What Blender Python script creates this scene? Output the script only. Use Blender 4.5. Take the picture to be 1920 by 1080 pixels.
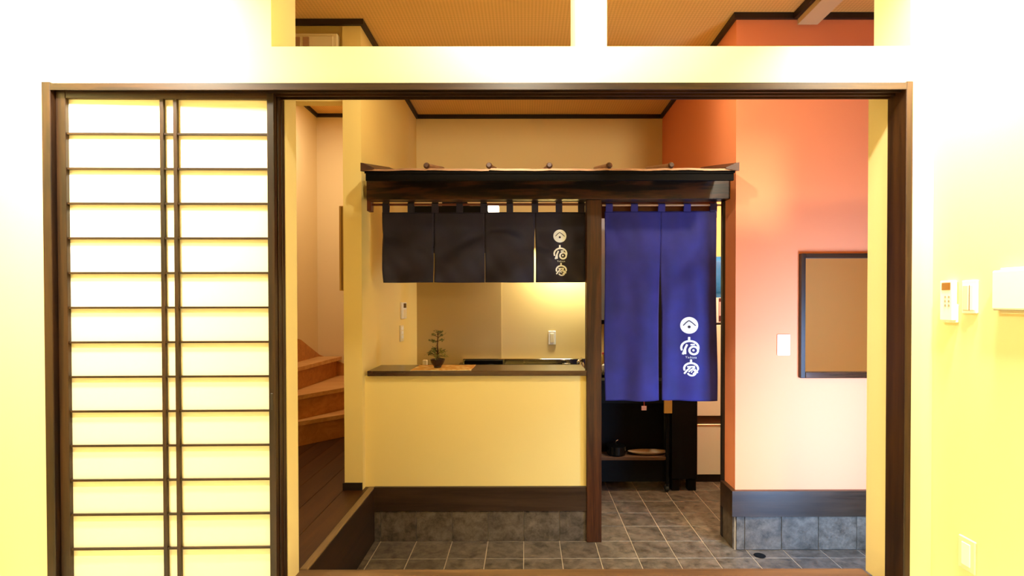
import bpy, bmesh, math, random
from mathutils import Vector, Matrix
random.seed(7)
for o in list(bpy.data.objects):
    bpy.data.objects.remove(o)
scn = bpy.context.scene
COL = scn.collection
D2R = math.radians

# ------------------------------------------------------------------ camera
F, PCX, PCY, CAMZ = 1005.0, 987.0, 577.0, 1.17
cam_d = bpy.data.cameras.new('camera')
cam_d.sensor_width = 36.0
cam_d.lens = F / 1920 * 36
cam_d.shift_x = (960 - PCX) / 1920
cam_d.shift_y = (PCY - 540) / 1920
cam_d.clip_start = 0.02
cam = bpy.data.objects.new('camera', cam_d)
COL.objects.link(cam)
CAMM = Matrix.Rotation(D2R(-0.10), 3, 'Z') @ Matrix.Rotation(D2R(90 - 0.68), 3, 'X') @ Matrix.Rotation(D2R(-0.09), 3, 'Z')
cam.matrix_world = Matrix.Translation((0, 0, CAMZ)) @ CAMM.to_4x4()
scn.camera = cam

def W(px, py, Y):
    """measure: where the sight line through a photo pixel meets the plane at depth Y"""
    d = CAMM @ Vector(((px - PCX) / F, -(py - PCY) / F, -1))
    t = Y / d.y
    return d.x * t, CAMZ + d.z * t
def PX(px, Y, py=565): return W(px, py, Y)[0]
def PZ(py, Y, px=985): return W(px, py, Y)[1]

# ------------------------------------------------------------------ world, light, exposure
scn.view_settings.view_transform = 'Standard'
scn.view_settings.look = 'None'
scn.view_settings.exposure = 0.0
scn.view_settings.gamma = 1.0
scn.view_settings.use_curve_mapping = False
world = bpy.data.worlds.new('world'); scn.world = world
world.use_nodes = True
world.node_tree.nodes['Background'].inputs[0].default_value = (0.75, 0.85, 1.0, 1)
world.node_tree.nodes['Background'].inputs[1].default_value = 0.6
scn.cycles.use_denoising = True
scn.cycles.max_bounces = 10
scn.cycles.diffuse_bounces = 6
scn.cycles.sample_clamp_indirect = 6

def area(name, loc, size, power, color, direction, size_y=None, shape='DISK', spread=180):
    l = bpy.data.lights.new(name, 'AREA')
    l.shape = shape if size_y is None else 'RECTANGLE'
    l.size = size
    if size_y: l.size_y = size_y
    l.energy = power; l.color = color; l.spread = D2R(spread)
    o = bpy.data.objects.new(name, l); COL.objects.link(o)
    o.location = loc
    o.rotation_euler = Vector(direction).to_track_quat('-Z', 'Y').to_euler()
    return o
WARM = (1.0, 0.80, 0.50)
def point(name, loc, radius, power, color):
    l = bpy.data.lights.new(name, 'POINT')
    l.energy = power; l.color = color; l.shadow_soft_size = radius
    o = bpy.data.objects.new(name, l); COL.objects.link(o)
    o.location = loc
    return o
# three warm ceiling lamps of the front room
WASH = (1.0, 0.93, 0.72)
point('ceiling_lamp_light', (0.15, -0.20, 2.50), 0.09, 10, (1.0, 0.78, 0.40))
area('ceiling_lamp_light', (-1.62, 1.64, 2.50), 0.16, 50, WASH, (-0.10, 1, -1.4), spread=142)
area('ceiling_lamp_light', (1.46, 1.70, 2.50), 0.16, 34, WASH, (0.15, 1, -2.2), spread=112)
area('ceiling_lamp_light', (-0.05, 1.50, 2.50), 0.10, 34, WASH, (0.60, 1, -0.10), spread=180)
FILL_DOWN = (1.0, 0.95, 0.72)  # unseen fill downlights, added to brighten the lower front wall
area('downward_light', (-1.70, 1.05, 2.69), 0.12, 34, FILL_DOWN, (0, 0, -1), spread=100)
area('downward_light', (1.30, 1.05, 2.69), 0.12, 36, FILL_DOWN, (0, 0, -1), spread=100)
# two recessed downlights over the canopy
area('downward_light', (0.70, 2.98, 2.885), 0.09, 5, (1.0, 0.80, 0.45), (0.30, 0.30, -1), spread=135)
area('downward_light', (-0.45, 2.98, 2.885), 0.09, 5, (1.0, 0.80, 0.45), (-0.30, 0.30, -1), spread=135)
# daylight outside the glazed entrance
area('daylight', (1.84, 2.20, 0.42), 0.42, 100, (0.29, 0.54, 1.0), (-0.05, 1, -0.15), size_y=1.25)
# lamps of the kitchen
area('sink_lamp_light', (0.34, 4.88, 1.655), 0.30, 19, (1.0, 0.88, 0.54), (0, 0.15, -1), size_y=0.05)
area('kitchen_ceiling_light', (1.70, 3.75, 2.55), 0.25, 50, (1.0, 0.90, 0.66), (0, 0, -1))
area('stair_lamp_light', (-1.65, 4.6, 3.05), 0.2, 19, (1.0, 0.84, 0.55), (0, 0, -1))

# ------------------------------------------------------------------ materials
def lin(c):
    c = c / 255.0
    return c / 12.92 if c <= 0.04045 else ((c + 0.055) / 1.055) ** 2.4
def S(r, g, b): return (lin(r), lin(g), lin(b), 1)
def new_mat(name):
    m = bpy.data.materials.new(name); m.use_nodes = True
    nt = m.node_tree
    return m, nt, nt.nodes['Principled BSDF']
def N(nt, kind, **kw):
    n = nt.nodes.new(kind)
    for k, v in kw.items():
        if k in n.inputs: n.inputs[k].default_value = v
        else: setattr(n, k, v)
    return n
def plain(name, col, rough=0.6, metal=0.0, bump=0.0, bscale=200, var=0.0, spec=0.5):
    m, nt, b = new_mat(name)
    b.inputs['Base Color'].default_value = col
    b.inputs['Roughness'].default_value = rough
    b.inputs['Metallic'].default_value = metal
    b.inputs['Specular IOR Level'].default_value = spec
    tc = N(nt, 'ShaderNodeTexCoord')
    nz = N(nt, 'ShaderNodeTexNoise', Scale=bscale, Detail=3.0)
    nt.links.new(tc.outputs['Object'], nz.inputs['Vector'])
    if var:
        mx = N(nt, 'ShaderNodeMixRGB', blend_type='MULTIPLY')
        mx.inputs[0].default_value = 1
        mx.inputs[1].default_value = col
        rp = N(nt, 'ShaderNodeValToRGB')
        rp.color_ramp.elements[0].position = 0.3
        rp.color_ramp.elements[0].color = (1 - var, 1 - var, 1 - var, 1)
        rp.color_ramp.elements[1].position = 0.7
        nt.links.new(nz.outputs['Fac'], rp.inputs[0])
        nt.links.new(rp.outputs[0], mx.inputs[2])
        nt.links.new(mx.outputs[0], b.inputs['Base Color'])
    if bump:
        bp = N(nt, 'ShaderNodeBump', Strength=bump, Distance=0.004)
        nt.links.new(nz.outputs['Fac'], bp.inputs['Height'])
        nt.links.new(bp.outputs[0], b.inputs['Normal'])
    return m
def wood(name, c1, c2, axis='X', rough=0.5, scale=14.0, stretch=0.06, contrast=(0.35, 0.68), spec=0.4):
    m, nt, b = new_mat(name)
    tc = N(nt, 'ShaderNodeTexCoord')
    mp = N(nt, 'ShaderNodeMapping')
    sc = {'X': (stretch, 1, 1), 'Y': (1, stretch, 1), 'Z': (1, 1, stretch)}[axis]
    mp.inputs['Scale'].default_value = sc
    nt.links.new(tc.outputs['Object'], mp.inputs['Vector'])
    n1 = N(nt, 'ShaderNodeTexNoise', Scale=scale, Detail=5.0, Distortion=1.2)
    n2 = N(nt, 'ShaderNodeTexNoise', Scale=scale * 9, Detail=2.0)
    nt.links.new(mp.outputs[0], n1.inputs['Vector']); nt.links.new(mp.outputs[0], n2.inputs['Vector'])
    ad = N(nt, 'ShaderNodeMath', operation='MULTIPLY_ADD')
    ad.inputs[1].default_value = 0.35
    nt.links.new(n2.outputs['Fac'], ad.inputs[0]); nt.links.new(n1.outputs['Fac'], ad.inputs[2])
    sb = N(nt, 'ShaderNodeMath', operation='SUBTRACT'); sb.inputs[1].default_value = 0.17
    nt.links.new(ad.outputs[0], sb.inputs[0])
    rp = N(nt, 'ShaderNodeValToRGB')
    rp.color_ramp.elements[0].position = contrast[0]; rp.color_ramp.elements[0].color = c1
    rp.color_ramp.elements[1].position = contrast[1]; rp.color_ramp.elements[1].color = c2
    nt.links.new(sb.outputs[0], rp.inputs[0])
    nt.links.new(rp.outputs[0], b.inputs['Base Color'])
    b.inputs['Roughness'].default_value = rough
    b.inputs['Specular IOR Level'].default_value = spec
    bp = N(nt, 'ShaderNodeBump', Strength=0.12, Distance=0.002)
    nt.links.new(sb.outputs[0], bp.inputs['Height']); nt.links.new(bp.outputs[0], b.inputs['Normal'])
    return m

M = {}
M['plaster'] = plain('cream_wallpaper', (0.80, 0.62, 0.23, 1), 0.9, bump=0.12, bscale=420, spec=0.2)
M['front_wall'] = plain('overlit_cream_wallpaper', (0.82, 0.69, 0.36, 1), 0.9, bump=0.12, bscale=420, spec=0.2)  # the cream wallpaper again, paled to carry the front room's overexposure
M['kitchen_wall'] = plain('kitchen_wallpaper', (0.78, 0.62, 0.29, 1), 0.75, bump=0.1, bscale=420, spec=0.25)
M['stair_wall'] = plain('beige_wallpaper', (0.74, 0.60, 0.40, 1), 0.9, bump=0.12, bscale=420, spec=0.2)
M['orange'] = plain('orange_wallpaper', (0.82, 0.27, 0.12, 1), 0.85, bump=0.1, bscale=420, spec=0.25)
M['front_ceiling'] = plain('front_room_ceiling', (0.84, 0.80, 0.66, 1), 0.9)
M['tatami'] = plain('straw_matting', (0.72, 0.68, 0.50, 1), 0.7, bump=0.2, bscale=300)
M['beam_white'] = plain('pale_beam_paint', (0.60, 0.46, 0.26, 1), 0.7)
M['dark_wood_x'] = wood('dark_stained_wood_x', (0.009, 0.003, 0.001, 1), (0.042, 0.0150, 0.0036, 1), 'X', 0.42)
M['dark_wood_z'] = wood('dark_stained_wood_z', (0.009, 0.003, 0.001, 1), (0.042, 0.0150, 0.0036, 1), 'Z', 0.42)
M['dark_wood_y'] = wood('dark_stained_wood_y', (0.010, 0.004, 0.0012, 1), (0.034, 0.013, 0.004, 1), 'Y', 0.5)
M['post_wood'] = wood('reddish_post_wood', (0.020, 0.005, 0.001, 1), (0.090, 0.025, 0.005, 1), 'Z', 0.42)
M['beam_wood'] = wood('burnt_cedar', (0.003, 0.0012, 0.001, 1), (0.052, 0.016, 0.006, 1), 'X', 0.32, scale=11, stretch=0.13, contrast=(0.46, 0.60), spec=0.6)
M['baseboard_wood'] = wood('grey_brown_baseboard', (0.018, 0.008, 0.003, 1), (0.046, 0.024, 0.012, 1), 'X', 0.33, spec=0.65)
M['fascia_wood'] = plain('charred_black_board', (0.0025, 0.0013, 0.001, 1), 0.6, spec=0.08)
M['polished'] = plain('polished_steel', (0.62, 0.60, 0.56, 1), 0.07, 1.0)
M['trim_dark'] = plain('black_brown_trim', (0.012, 0.006, 0.004, 1), 0.5)
M['sill_wood'] = wood('brown_sill_wood', (0.065, 0.030, 0.011, 1), (0.120, 0.062, 0.025, 1), 'X', 0.45)
M['nosing_wood'] = wood('edge_strip_wood', (0.13, 0.080, 0.034, 1), (0.22, 0.140, 0.065, 1), 'Y', 0.4)
M['floor_wood'] = wood('dark_plank_wood', (0.024, 0.006, 0.001, 1), (0.060, 0.020, 0.004, 1), 'Y', 0.4)
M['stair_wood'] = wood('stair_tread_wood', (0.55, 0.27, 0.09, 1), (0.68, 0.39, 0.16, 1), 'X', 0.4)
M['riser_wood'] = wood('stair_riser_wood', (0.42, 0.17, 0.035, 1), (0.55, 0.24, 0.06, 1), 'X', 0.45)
M['frame_wood'] = wood('light_frame_wood', (0.50, 0.30, 0.08, 1), (0.65, 0.42, 0.14, 1), 'Z', 0.5)
M['counter_wood'] = wood('dark_counter_wood', (0.030, 0.010, 0.004, 1), (0.085, 0.032, 0.012, 1), 'X', 0.24, spec=0.6)
M['steel'] = plain('brushed_steel', (0.62, 0.60, 0.56, 1), 0.25, 1.0, bump=0.03, bscale=90)
M['chrome'] = plain('chrome', (0.8, 0.8, 0.8, 1), 0.08, 1.0)
M['black'] = plain('matt_black', (0.003, 0.003, 0.003, 1), 0.6, spec=0.12)
M['black_gloss'] = plain('gloss_black', (0.003, 0.003, 0.003, 1), 0.15, spec=0.3)
M['grout'] = plain('pale_grout', (0.34, 0.26, 0.17, 1), 0.9, bump=0.1, bscale=300)
M['white_plastic'] = plain('white_plastic', (0.86, 0.84, 0.78, 1), 0.4)
M['cream_plastic'] = plain('cream_plastic', (0.80, 0.70, 0.45, 1), 0.45)
M['grey_line'] = plain('grey_plastic', (0.35, 0.30, 0.20, 1), 0.5)
M['brown_screen'] = plain('brown_display', (0.30, 0.13, 0.03, 1), 0.3)
M['dark_screen'] = plain('dark_display', (0.035, 0.008, 0.004, 1), 0.2)
M['crest_white'] = plain('white_print', (0.86, 0.86, 0.84, 1), 0.8)
M['crest_dark'] = plain('indigo_print', (0.02, 0.018, 0.05, 1), 0.8)
M['pot'] = plain('dark_pot_glaze', (0.012, 0.005, 0.007, 1), 0.2)
M['soil'] = plain('soil', (0.10, 0.05, 0.03, 1), 0.95, bump=0.6, bscale=300)
M['bark'] = plain('bark', (0.085, 0.040, 0.012, 1), 0.9, bump=0.5, bscale=400)
M['leaf'] = plain('leaf_green', (0.20, 0.22, 0.045, 1), 0.5, var=0.6, bscale=60)
M['leaf_light'] = plain('leaf_yellow_green', (0.42, 0.36, 0.06, 1), 0.5, var=0.4, bscale=60)
M['fridge'] = plain('champagne_fridge_steel', (0.78, 0.82, 0.66, 1), 0.38, 0.1, bump=0.02)
M['rubber'] = plain('black_rubber', (0.01, 0.01, 0.01, 1), 0.8)
M['blue_bag'] = plain('blue_plastic_film', (0.01, 0.16, 0.46, 1), 0.18, bump=0.8, bscale=30)
M['pink'] = plain('pale_pink_card', (0.62, 0.40, 0.42, 1), 0.7)
M['maroon'] = plain('maroon_card', (0.08, 0.012, 0.02, 1), 0.6)
M['white_card'] = plain('white_card', (0.80, 0.78, 0.76, 1), 0.7)
M['grey_cabinet'] = plain('blue_grey_cabinet', (0.36, 0.42, 0.60, 1), 0.45)
M['shade_panel'] = plain('shaded_wall_panel', (0.52, 0.39, 0.17, 1), 0.5, spec=0.3)  # duller wall tone with the shade beside the stove put into it
M['tan'] = plain('tan_card', (0.42, 0.26, 0.05, 1), 0.8)
M['tray'] = plain('grey_brown_tray', (0.40, 0.31, 0.20, 1), 0.35)
M['rod'] = plain('pale_brown_rod', (0.38, 0.22, 0.12, 1), 0.35)
M['red_wood'] = plain('red_brown_bracket', (0.12, 0.022, 0.006, 1), 0.45)
M['red_plastic'] = plain('red_plastic', (0.5, 0.08, 0.05, 1), 0.4)
M['copper'] = plain('weathered_copper', (0.42, 0.22, 0.12, 1), 0.42, 0.35, var=0.35, bscale=18)
M['copper_dark'] = plain('dark_copper', (0.075, 0.028, 0.016, 1), 0.42, 0.2, var=0.3, bscale=18)
M['exterior'] = plain('pale_porch', (0.6, 0.6, 0.6, 1), 0.8)

# fabric
def fabric(name, col):
    m, nt, b = new_mat(name)
    tc = N(nt, 'ShaderNodeTexCoord')
    nz = N(nt, 'ShaderNodeTexNoise', Scale=7.0, Detail=3.0)
    nt.links.new(tc.outputs['Object'], nz.inputs['Vector'])
    wv = N(nt, 'ShaderNodeTexNoise', Scale=900.0, Detail=1.0)
    nt.links.new(tc.outputs['Object'], wv.inputs['Vector'])
    rp = N(nt, 'ShaderNodeValToRGB')
    rp.color_ramp.elements[0].position = 0.3
    rp.color_ramp.elements[0].color = tuple(c * 0.75 for c in col[:3]) + (1,)
    rp.color_ramp.elements[1].position = 0.75
    rp.color_ramp.elements[1].color = tuple(min(1, c * 1.2) for c in col[:3]) + (1,)
    nt.links.new(nz.outputs['Fac'], rp.inputs[0]); nt.links.new(rp.outputs[0], b.inputs['Base Color'])
    b.inputs['Roughness'].default_value = 0.75
    b.inputs['Sheen Weight'].default_value = 0.08
    b.inputs['Sheen Roughness'].default_value = 0.4
    bp = N(nt, 'ShaderNodeBump', Strength=0.08, Distance=0.001)
    nt.links.new(wv.outputs['Fac'], bp.inputs['Height']); nt.links.new(bp.outputs[0], b.inputs['Normal'])
    return m
M['indigo'] = fabric('indigo_cotton', (0.014, 0.011, 0.150, 1))
M['navy'] = fabric('dark_navy_cotton', (0.009, 0.006, 0.021, 1))

# shoji paper
m, nt, b = new_mat('shoji_paper')
b.inputs['Base Color'].default_value = (0.90, 0.82, 0.60, 1)
b.inputs['Roughness'].default_value = 0.9
tc = N(nt, 'ShaderNodeTexCoord'); nz = N(nt, 'ShaderNodeTexNoise', Scale=60.0, Detail=4.0)
nt.links.new(tc.outputs['Object'], nz.inputs['Vector'])
bp = N(nt, 'ShaderNodeBump', Strength=0.08, Distance=0.001)
nt.links.new(nz.outputs['Fac'], bp.inputs['Height']); nt.links.new(bp.outputs[0], b.inputs['Normal'])
M['paper'] = m

# entrance slate tile
def tile_mat(name, c1, c2):
    m, nt, b = new_mat(name)
    tc = N(nt, 'ShaderNodeTexCoord'); oi = N(nt, 'ShaderNodeObjectInfo')
    off = N(nt, 'ShaderNodeVectorMath', operation='SCALE'); off.inputs['Scale'].default_value = 13.0
    cb = N(nt, 'ShaderNodeCombineXYZ')
    for i in range(3): nt.links.new(oi.outputs['Random'], cb.inputs[i])
    nt.links.new(cb.outputs[0], off.inputs[0])
    av = N(nt, 'ShaderNodeVectorMath', operation='ADD')
    nt.links.new(tc.outputs['Object'], av.inputs[0]); nt.links.new(off.outputs[0], av.inputs[1])
    n1 = N(nt, 'ShaderNodeTexNoise', Scale=16.0, Detail=10.0, Roughness=0.72, Distortion=0.25)
    nt.links.new(av.outputs[0], n1.inputs['Vector'])
    rp = N(nt, 'ShaderNodeValToRGB')
    rp.color_ramp.elements[0].position = 0.35; rp.color_ramp.elements[0].color = c1
    rp.color_ramp.elements[1].position = 0.72; rp.color_ramp.elements[1].color = c2
    nt.links.new(n1.outputs['Fac'], rp.inputs[0])
    hs = N(nt, 'ShaderNodeHueSaturation')
    mr = N(nt, 'ShaderNodeMapRange'); mr.inputs['To Min'].default_value = 0.9; mr.inputs['To Max'].default_value = 1.1
    nt.links.new(oi.outputs['Random'], mr.inputs['Value']); nt.links.new(mr.outputs[0], hs.inputs['Value'])
    nt.links.new(rp.outputs[0], hs.inputs['Color']); nt.links.new(hs.outputs[0], b.inputs['Base Color'])
    b.inputs['Roughness'].default_value = 0.42
    bp = N(nt, 'ShaderNodeBump', Strength=0.35, Distance=0.003)
    nt.links.new(n1.outputs['Fac'], bp.inputs['Height']); nt.links.new(bp.outputs[0], b.inputs['Normal'])
    return m
M['tile'] = tile_mat('slate_tile', (0.036, 0.025, 0.015, 1), (0.175, 0.130, 0.090, 1))

# woven ceiling paper
m, nt, b = new_mat('woven_ceiling_paper')
tc = N(nt, 'ShaderNodeTexCoord')
mp = N(nt, 'ShaderNodeMapping'); mp.inputs['Rotation'].default_value = (0, 0, D2R(45))
nt.links.new(tc.outputs['Object'], mp.inputs['Vector'])
ck = N(nt, 'ShaderNodeTexChecker', Scale=66.0)
nt.links.new(mp.outputs[0], ck.inputs['Vector'])
ck.inputs['Color1'].default_value = (0.79, 0.46, 0.13, 1); ck.inputs['Color2'].default_value = (0.67, 0.38, 0.10, 1)
nt.links.new(ck.outputs['Color'], b.inputs['Base Color'])
bp = N(nt, 'ShaderNodeBump', Strength=0.9, Distance=0.008)
nt.links.new(ck.outputs['Fac'], bp.inputs['Height']); nt.links.new(bp.outputs[0], b.inputs['Normal'])
b.inputs['Roughness'].default_value = 0.9
M['ceiling'] = m

# placemat
m, nt, b = new_mat('orange_brocade')
tc = N(nt, 'ShaderNodeTexCoord'); vz = N(nt, 'ShaderNodeTexVoronoi', Scale=22.0)
nt.links.new(tc.outputs['Object'], vz.inputs['Vector'])
rp = N(nt, 'ShaderNodeValToRGB')
rp.color_ramp.elements[0].color = (0.95, 0.72, 0.28, 1); rp.color_ramp.elements[0].position = 0.25
rp.color_ramp.elements[1].color = (0.72, 0.34, 0.05, 1); rp.color_ramp.elements[1].position = 0.5
nt.links.new(vz.outputs['Distance'], rp.inputs[0]); nt.links.new(rp.outputs[0], b.inputs['Base Color'])
b.inputs['Roughness'].default_value = 0.6
M['brocade'] = m

# mirror, glass
m, nt, b = new_mat('mirror_glass'); b.inputs['Base Color'].default_value = (0.88, 0.88, 0.85, 1)
b.inputs['Metallic'].default_value = 1; b.inputs['Roughness'].default_value = 0.02
M['mirror'] = m
m, nt, b = new_mat('entrance_glass')
b.inputs['Base Color'].default_value = (0.95, 0.97, 1, 1); b.inputs['Roughness'].default_value = 0.25
tr = N(nt, 'ShaderNodeBsdfTransparent'); mx = N(nt, 'ShaderNodeMixShader'); mx.inputs[0].default_value = 0.12
nt.links.new(tr.outputs[0], mx.inputs[1]); nt.links.new(b.outputs[0], mx.inputs[2])
nt.links.new(mx.outputs[0], nt.nodes['Material Output'].inputs['Surface'])
M['glass'] = m
m, nt, b = new_mat('lamp_glow'); b.inputs['Emission Color'].default_value = (1, 0.9, 0.68, 1)
b.inputs['Emission Strength'].default_value = 6
M['glow'] = m

# ------------------------------------------------------------------ mesh helpers
class MB:
    def __init__(self): self.v, self.f = [], []
    def add(self, vs, fs):
        n = len(self.v); self.v += [tuple(p) for p in vs]; self.f += [tuple(i + n for i in q) for q in fs]; return self
    def box(self, x0, x1, y0, y1, z0, z1):
        vs = [(x, y, z) for z in (z0, z1) for y in (y0, y1) for x in (x0, x1)]
        return self.add(vs, [(0, 2, 3, 1), (4, 5, 7, 6), (0, 1, 5, 4), (2, 6, 7, 3), (0, 4, 6, 2), (1, 3, 7, 5)])
    def bbox(self, x0, x1, y0, y1, z0, z1, bev=0.003, seg=1):
        bm = bmesh.new()
        bmesh.ops.create_cube(bm, size=1)
        for v in bm.verts:
            v.co = Vector(((x0 + x1) / 2 + v.co.x * (x1 - x0), (y0 + y1) / 2 + v.co.y * (y1 - y0), (z0 + z1) / 2 + v.co.z * (z1 - z0)))
        bmesh.ops.bevel(bm, geom=bm.edges[:], offset=bev, segments=seg, affect='EDGES', profile=0.5)
        bm.verts.index_update()
        self.add([v.co for v in bm.verts], [[v.index for v in f.verts] for f in bm.faces]); bm.free(); return self
    def prism(self, pts, z0, z1):
        n = len(pts)
        vs = [(x, y, z0) for x, y in pts] + [(x, y, z1) for x, y in pts]
        return self.add(vs, [tuple(range(n))[::-1], tuple(range(n, 2 * n))] + [(i, (i + 1) % n, n + (i + 1) % n, n + i) for i in range(n)])
    def extr(self, pts, x0, x1):
        """profile in (y, z) extruded along x"""
        n = len(pts)
        vs = [(x0, y, z) for y, z in pts] + [(x1, y, z) for y, z in pts]
        return self.add(vs, [tuple(range(n)), tuple(range(n, 2 * n))[::-1]] + [(i, n + i, n + (i + 1) % n, (i + 1) % n) for i in range(n)])
    def tube(self, path, rad, seg=8, cap=True):
        path = [Vector(p) for p in path]; n = len(path)
        rs = rad if isinstance(rad, (list, tuple)) else [rad] * n
        base = len(self.v); prev = None
        for i, p in enumerate(path):
            d = (path[min(i + 1, n - 1)] - path[max(i - 1, 0)]).normalized()
            if prev is None: u = d.orthogonal().normalized()
            else: u = (prev - d * prev.dot(d)).normalized()
            prev = u; w = d.cross(u)
            for k in range(seg):
                a = 2 * math.pi * k / seg
                self.v.append(tuple(p + (u * math.cos(a) + w * math.sin(a)) * rs[i]))
        for i in range(n - 1):
            for k in range(seg):
                a, b2 = base + i * seg + k, base + i * seg + (k + 1) % seg
                self.f.append((a, b2, b2 + seg, a + seg))
        if cap:
            self.f.append(tuple(base + k for k in range(seg))[::-1]); self.f.append(tuple(base + (n - 1) * seg + k for k in range(seg)))
        return self
    def lathe(self, prof, cx, cy, seg=24):
        base = len(self.v); n = len(prof)
        for r, z in prof:
            for k in range(seg):
                a = 2 * math.pi * k / seg
                self.v.append((cx + r * math.cos(a), cy + r * math.sin(a), z))
        for i in range(n - 1):
            for k in range(seg):
                a, b2 = base + i * seg + k, base + i * seg + (k + 1) % seg
                self.f.append((a, b2, b2 + seg, a + seg))
        self.f.append(tuple(base + k for k in range(seg))[::-1]); self.f.append(tuple(base + (n - 1) * seg + k for k in range(seg)))
        return self

WL = {}
def obj(name, mb, mat, parent=None, smooth=False, base=None):
    """ONE mesh object; points are given in the room's coordinates, base = its origin when it has no parent"""
    off = WL[parent.name] if parent else Vector(base if base else (0, 0, 0))
    me = bpy.data.meshes.new(name)
    me.from_pydata([tuple(Vector(p) - off) for p in mb.v], [], mb.f)
    bm = bmesh.new(); bm.from_mesh(me); bmesh.ops.recalc_face_normals(bm, faces=bm.faces[:]); bm.to_mesh(me); bm.free()
    if smooth:
        for p in me.polygons: p.use_smooth = True
    me.materials.append(M[mat] if isinstance(mat, str) else mat)
    o = bpy.data.objects.new(name, me); COL.objects.link(o)
    WL[o.name] = off
    if parent: o.parent = parent
    else: o.location = off
    return o
def tag(o, label, cat, group=None):
    o['label'] = label; o['category'] = cat
    if group: o['group'] = group
    return o
def thing(name, label, cat, loc, group=None):
    o = bpy.data.objects.new(name, None); COL.objects.link(o)
    o.empty_display_size = 0.05; o.location = loc; WL[o.name] = Vector(loc)
    return tag(o, label, cat, group)
def struct(name, mb, mat, label=None, parent=None):
    o = obj(name, mb, mat, parent)
    if parent is None:
        o['kind'] = 'structure'
        if label: o['label'] = label
    return o
def piece(src_mesh, name, loc, parent):
    o = bpy.data.objects.new(name, src_mesh); COL.objects.link(o); o.parent = parent; o.location = Vector(loc) - WL[parent.name]
    WL[o.name] = Vector(loc)
    return o
def auto_smooth(o, ang=35):
    for p in o.data.polygons: p.use_smooth = True
    o.data.set_sharp_from_angle(angle=D2R(ang))

# ------------------------------------------------------------------ key dimensions
Y0, Y1 = 2.09, 2.31           # partition wall, front and far face
PL, PR = -0.983, 1.475        # passage
DZ = PZ(1015, 3.363)          # level of the tiled entrance floor
CZ = 2.90                     # entrance ceiling
YF = 5.0                      # kitchen wall
OX, OY = 1.275, 3.25          # orange wall corner
SX0, SX1, SY = PX(644, 3.32, 500), -1.012, 3.32   # stub wall
TOP = PZ(155, 2.07)
LB = PZ(187, 2.175)           # underside of the lintel
US = PZ(87, Y0)               # foot of the upper openings

FX0, FX1 = PX(82, 2.07, 600), PX(1710, 2.07, 600)
JX0 = FX0 + 0.034
# ------------------------------------------------------------------ front room shell
w = MB()
w.box(-2.06, FX0, Y0, Y1, 0, US)
w.box(FX0, PL, 2.205, Y1, 0, TOP)
w.box(FX0, PL, Y0, Y1, TOP, US)
w.box(PL, PR, Y0, 2.175, TOP, US)
w.box(PL, PR, 2.175, Y1, LB + 0.065, US)
w.box(PR, 1.505, 2.18, Y1, 0, TOP); w.box(PR, 1.505, Y0, Y1, TOP, US)
w.box(1.505, 1.66, Y0, Y1, 0, US)
w.box(-2.06, PL, Y0, Y1, US, 2.56)
w.box(PX(1079, Y0, 40), PX(1138, Y0, 40), Y0, Y1, US, 2.56)
w.box(1.497, 1.66, Y0, Y1, US, 2.56)
w.box(-2.06, 1.66, Y0, Y1, 2.56, 2.90)
struct('wall_front', w, 'front_wall', 'cream wall with the sliding door opening and two openings above it')
struct('wall_left', MB().box(-2.16, -2.06, -2.6, Y1, -0.05, 2.75), 'front_wall', 'cream left wall of the front room')
struct('wall_right', MB().box(1.59, 1.66, -2.6, Y0, -0.05, 2.75), 'front_wall', 'cream right wall of the front room')
struct('wall_rear', MB().box(-2.16, 1.66, -2.7, -2.6, -0.05, 2.75), 'front_wall', 'cream wall behind the viewer')
struct('ceiling_front_room', MB().box(-2.16, 1.66, -2.7, Y0, 2.75, 2.85), 'front_ceiling', 'pale ceiling of the front room')
struct('floor', MB().box(-2.16, 1.66, -2.7, 2.07, -0.06, -0.002), 'tatami', 'pale straw matting floor of the front room')

# door frame of the sliding doors
fr = bpy.data.objects.new('trim_1', None); COL.objects.link(fr); WL['trim_1'] = Vector((0, 2.07, 0)); fr.location = (0, 2.07, 0)
fr['kind'] = 'structure'; fr['label'] = 'dark wooden frame around the sliding door opening'
obj('jamb', MB().bbox(FX0, JX0, 2.07, 2.20, 0, TOP + 0.006, 0.002), 'dark_wood_z', fr)
obj('jamb', MB().bbox(1.469, FX1, 2.07, 2.18, 0, TOP + 0.006, 0.002), 'dark_wood_z', fr)
lt = MB().box(JX0, 1.469, 2.07, 2.078, LB, TOP)
lt.box(JX0, 1.469, 2.078, 2.175, LB + 0.0125, TOP)
for y in (2.104, 2.138, 2.171): lt.box(JX0, 1.469, y - 0.004, y + 0.004, LB, LB + 0.0135)
obj('lintel', lt, 'dark_wood_x', fr)
obj('sill', MB().bbox(JX0, 1.469, 2.07, 2.33, -0.05, 0.0, 0.002), 'sill_wood', fr)
obj('sill_apron', MB().box(PL + 0.02, 1.60, 2.295, 2.325, DZ, -0.05), 'dark_wood_x', fr)

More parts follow.
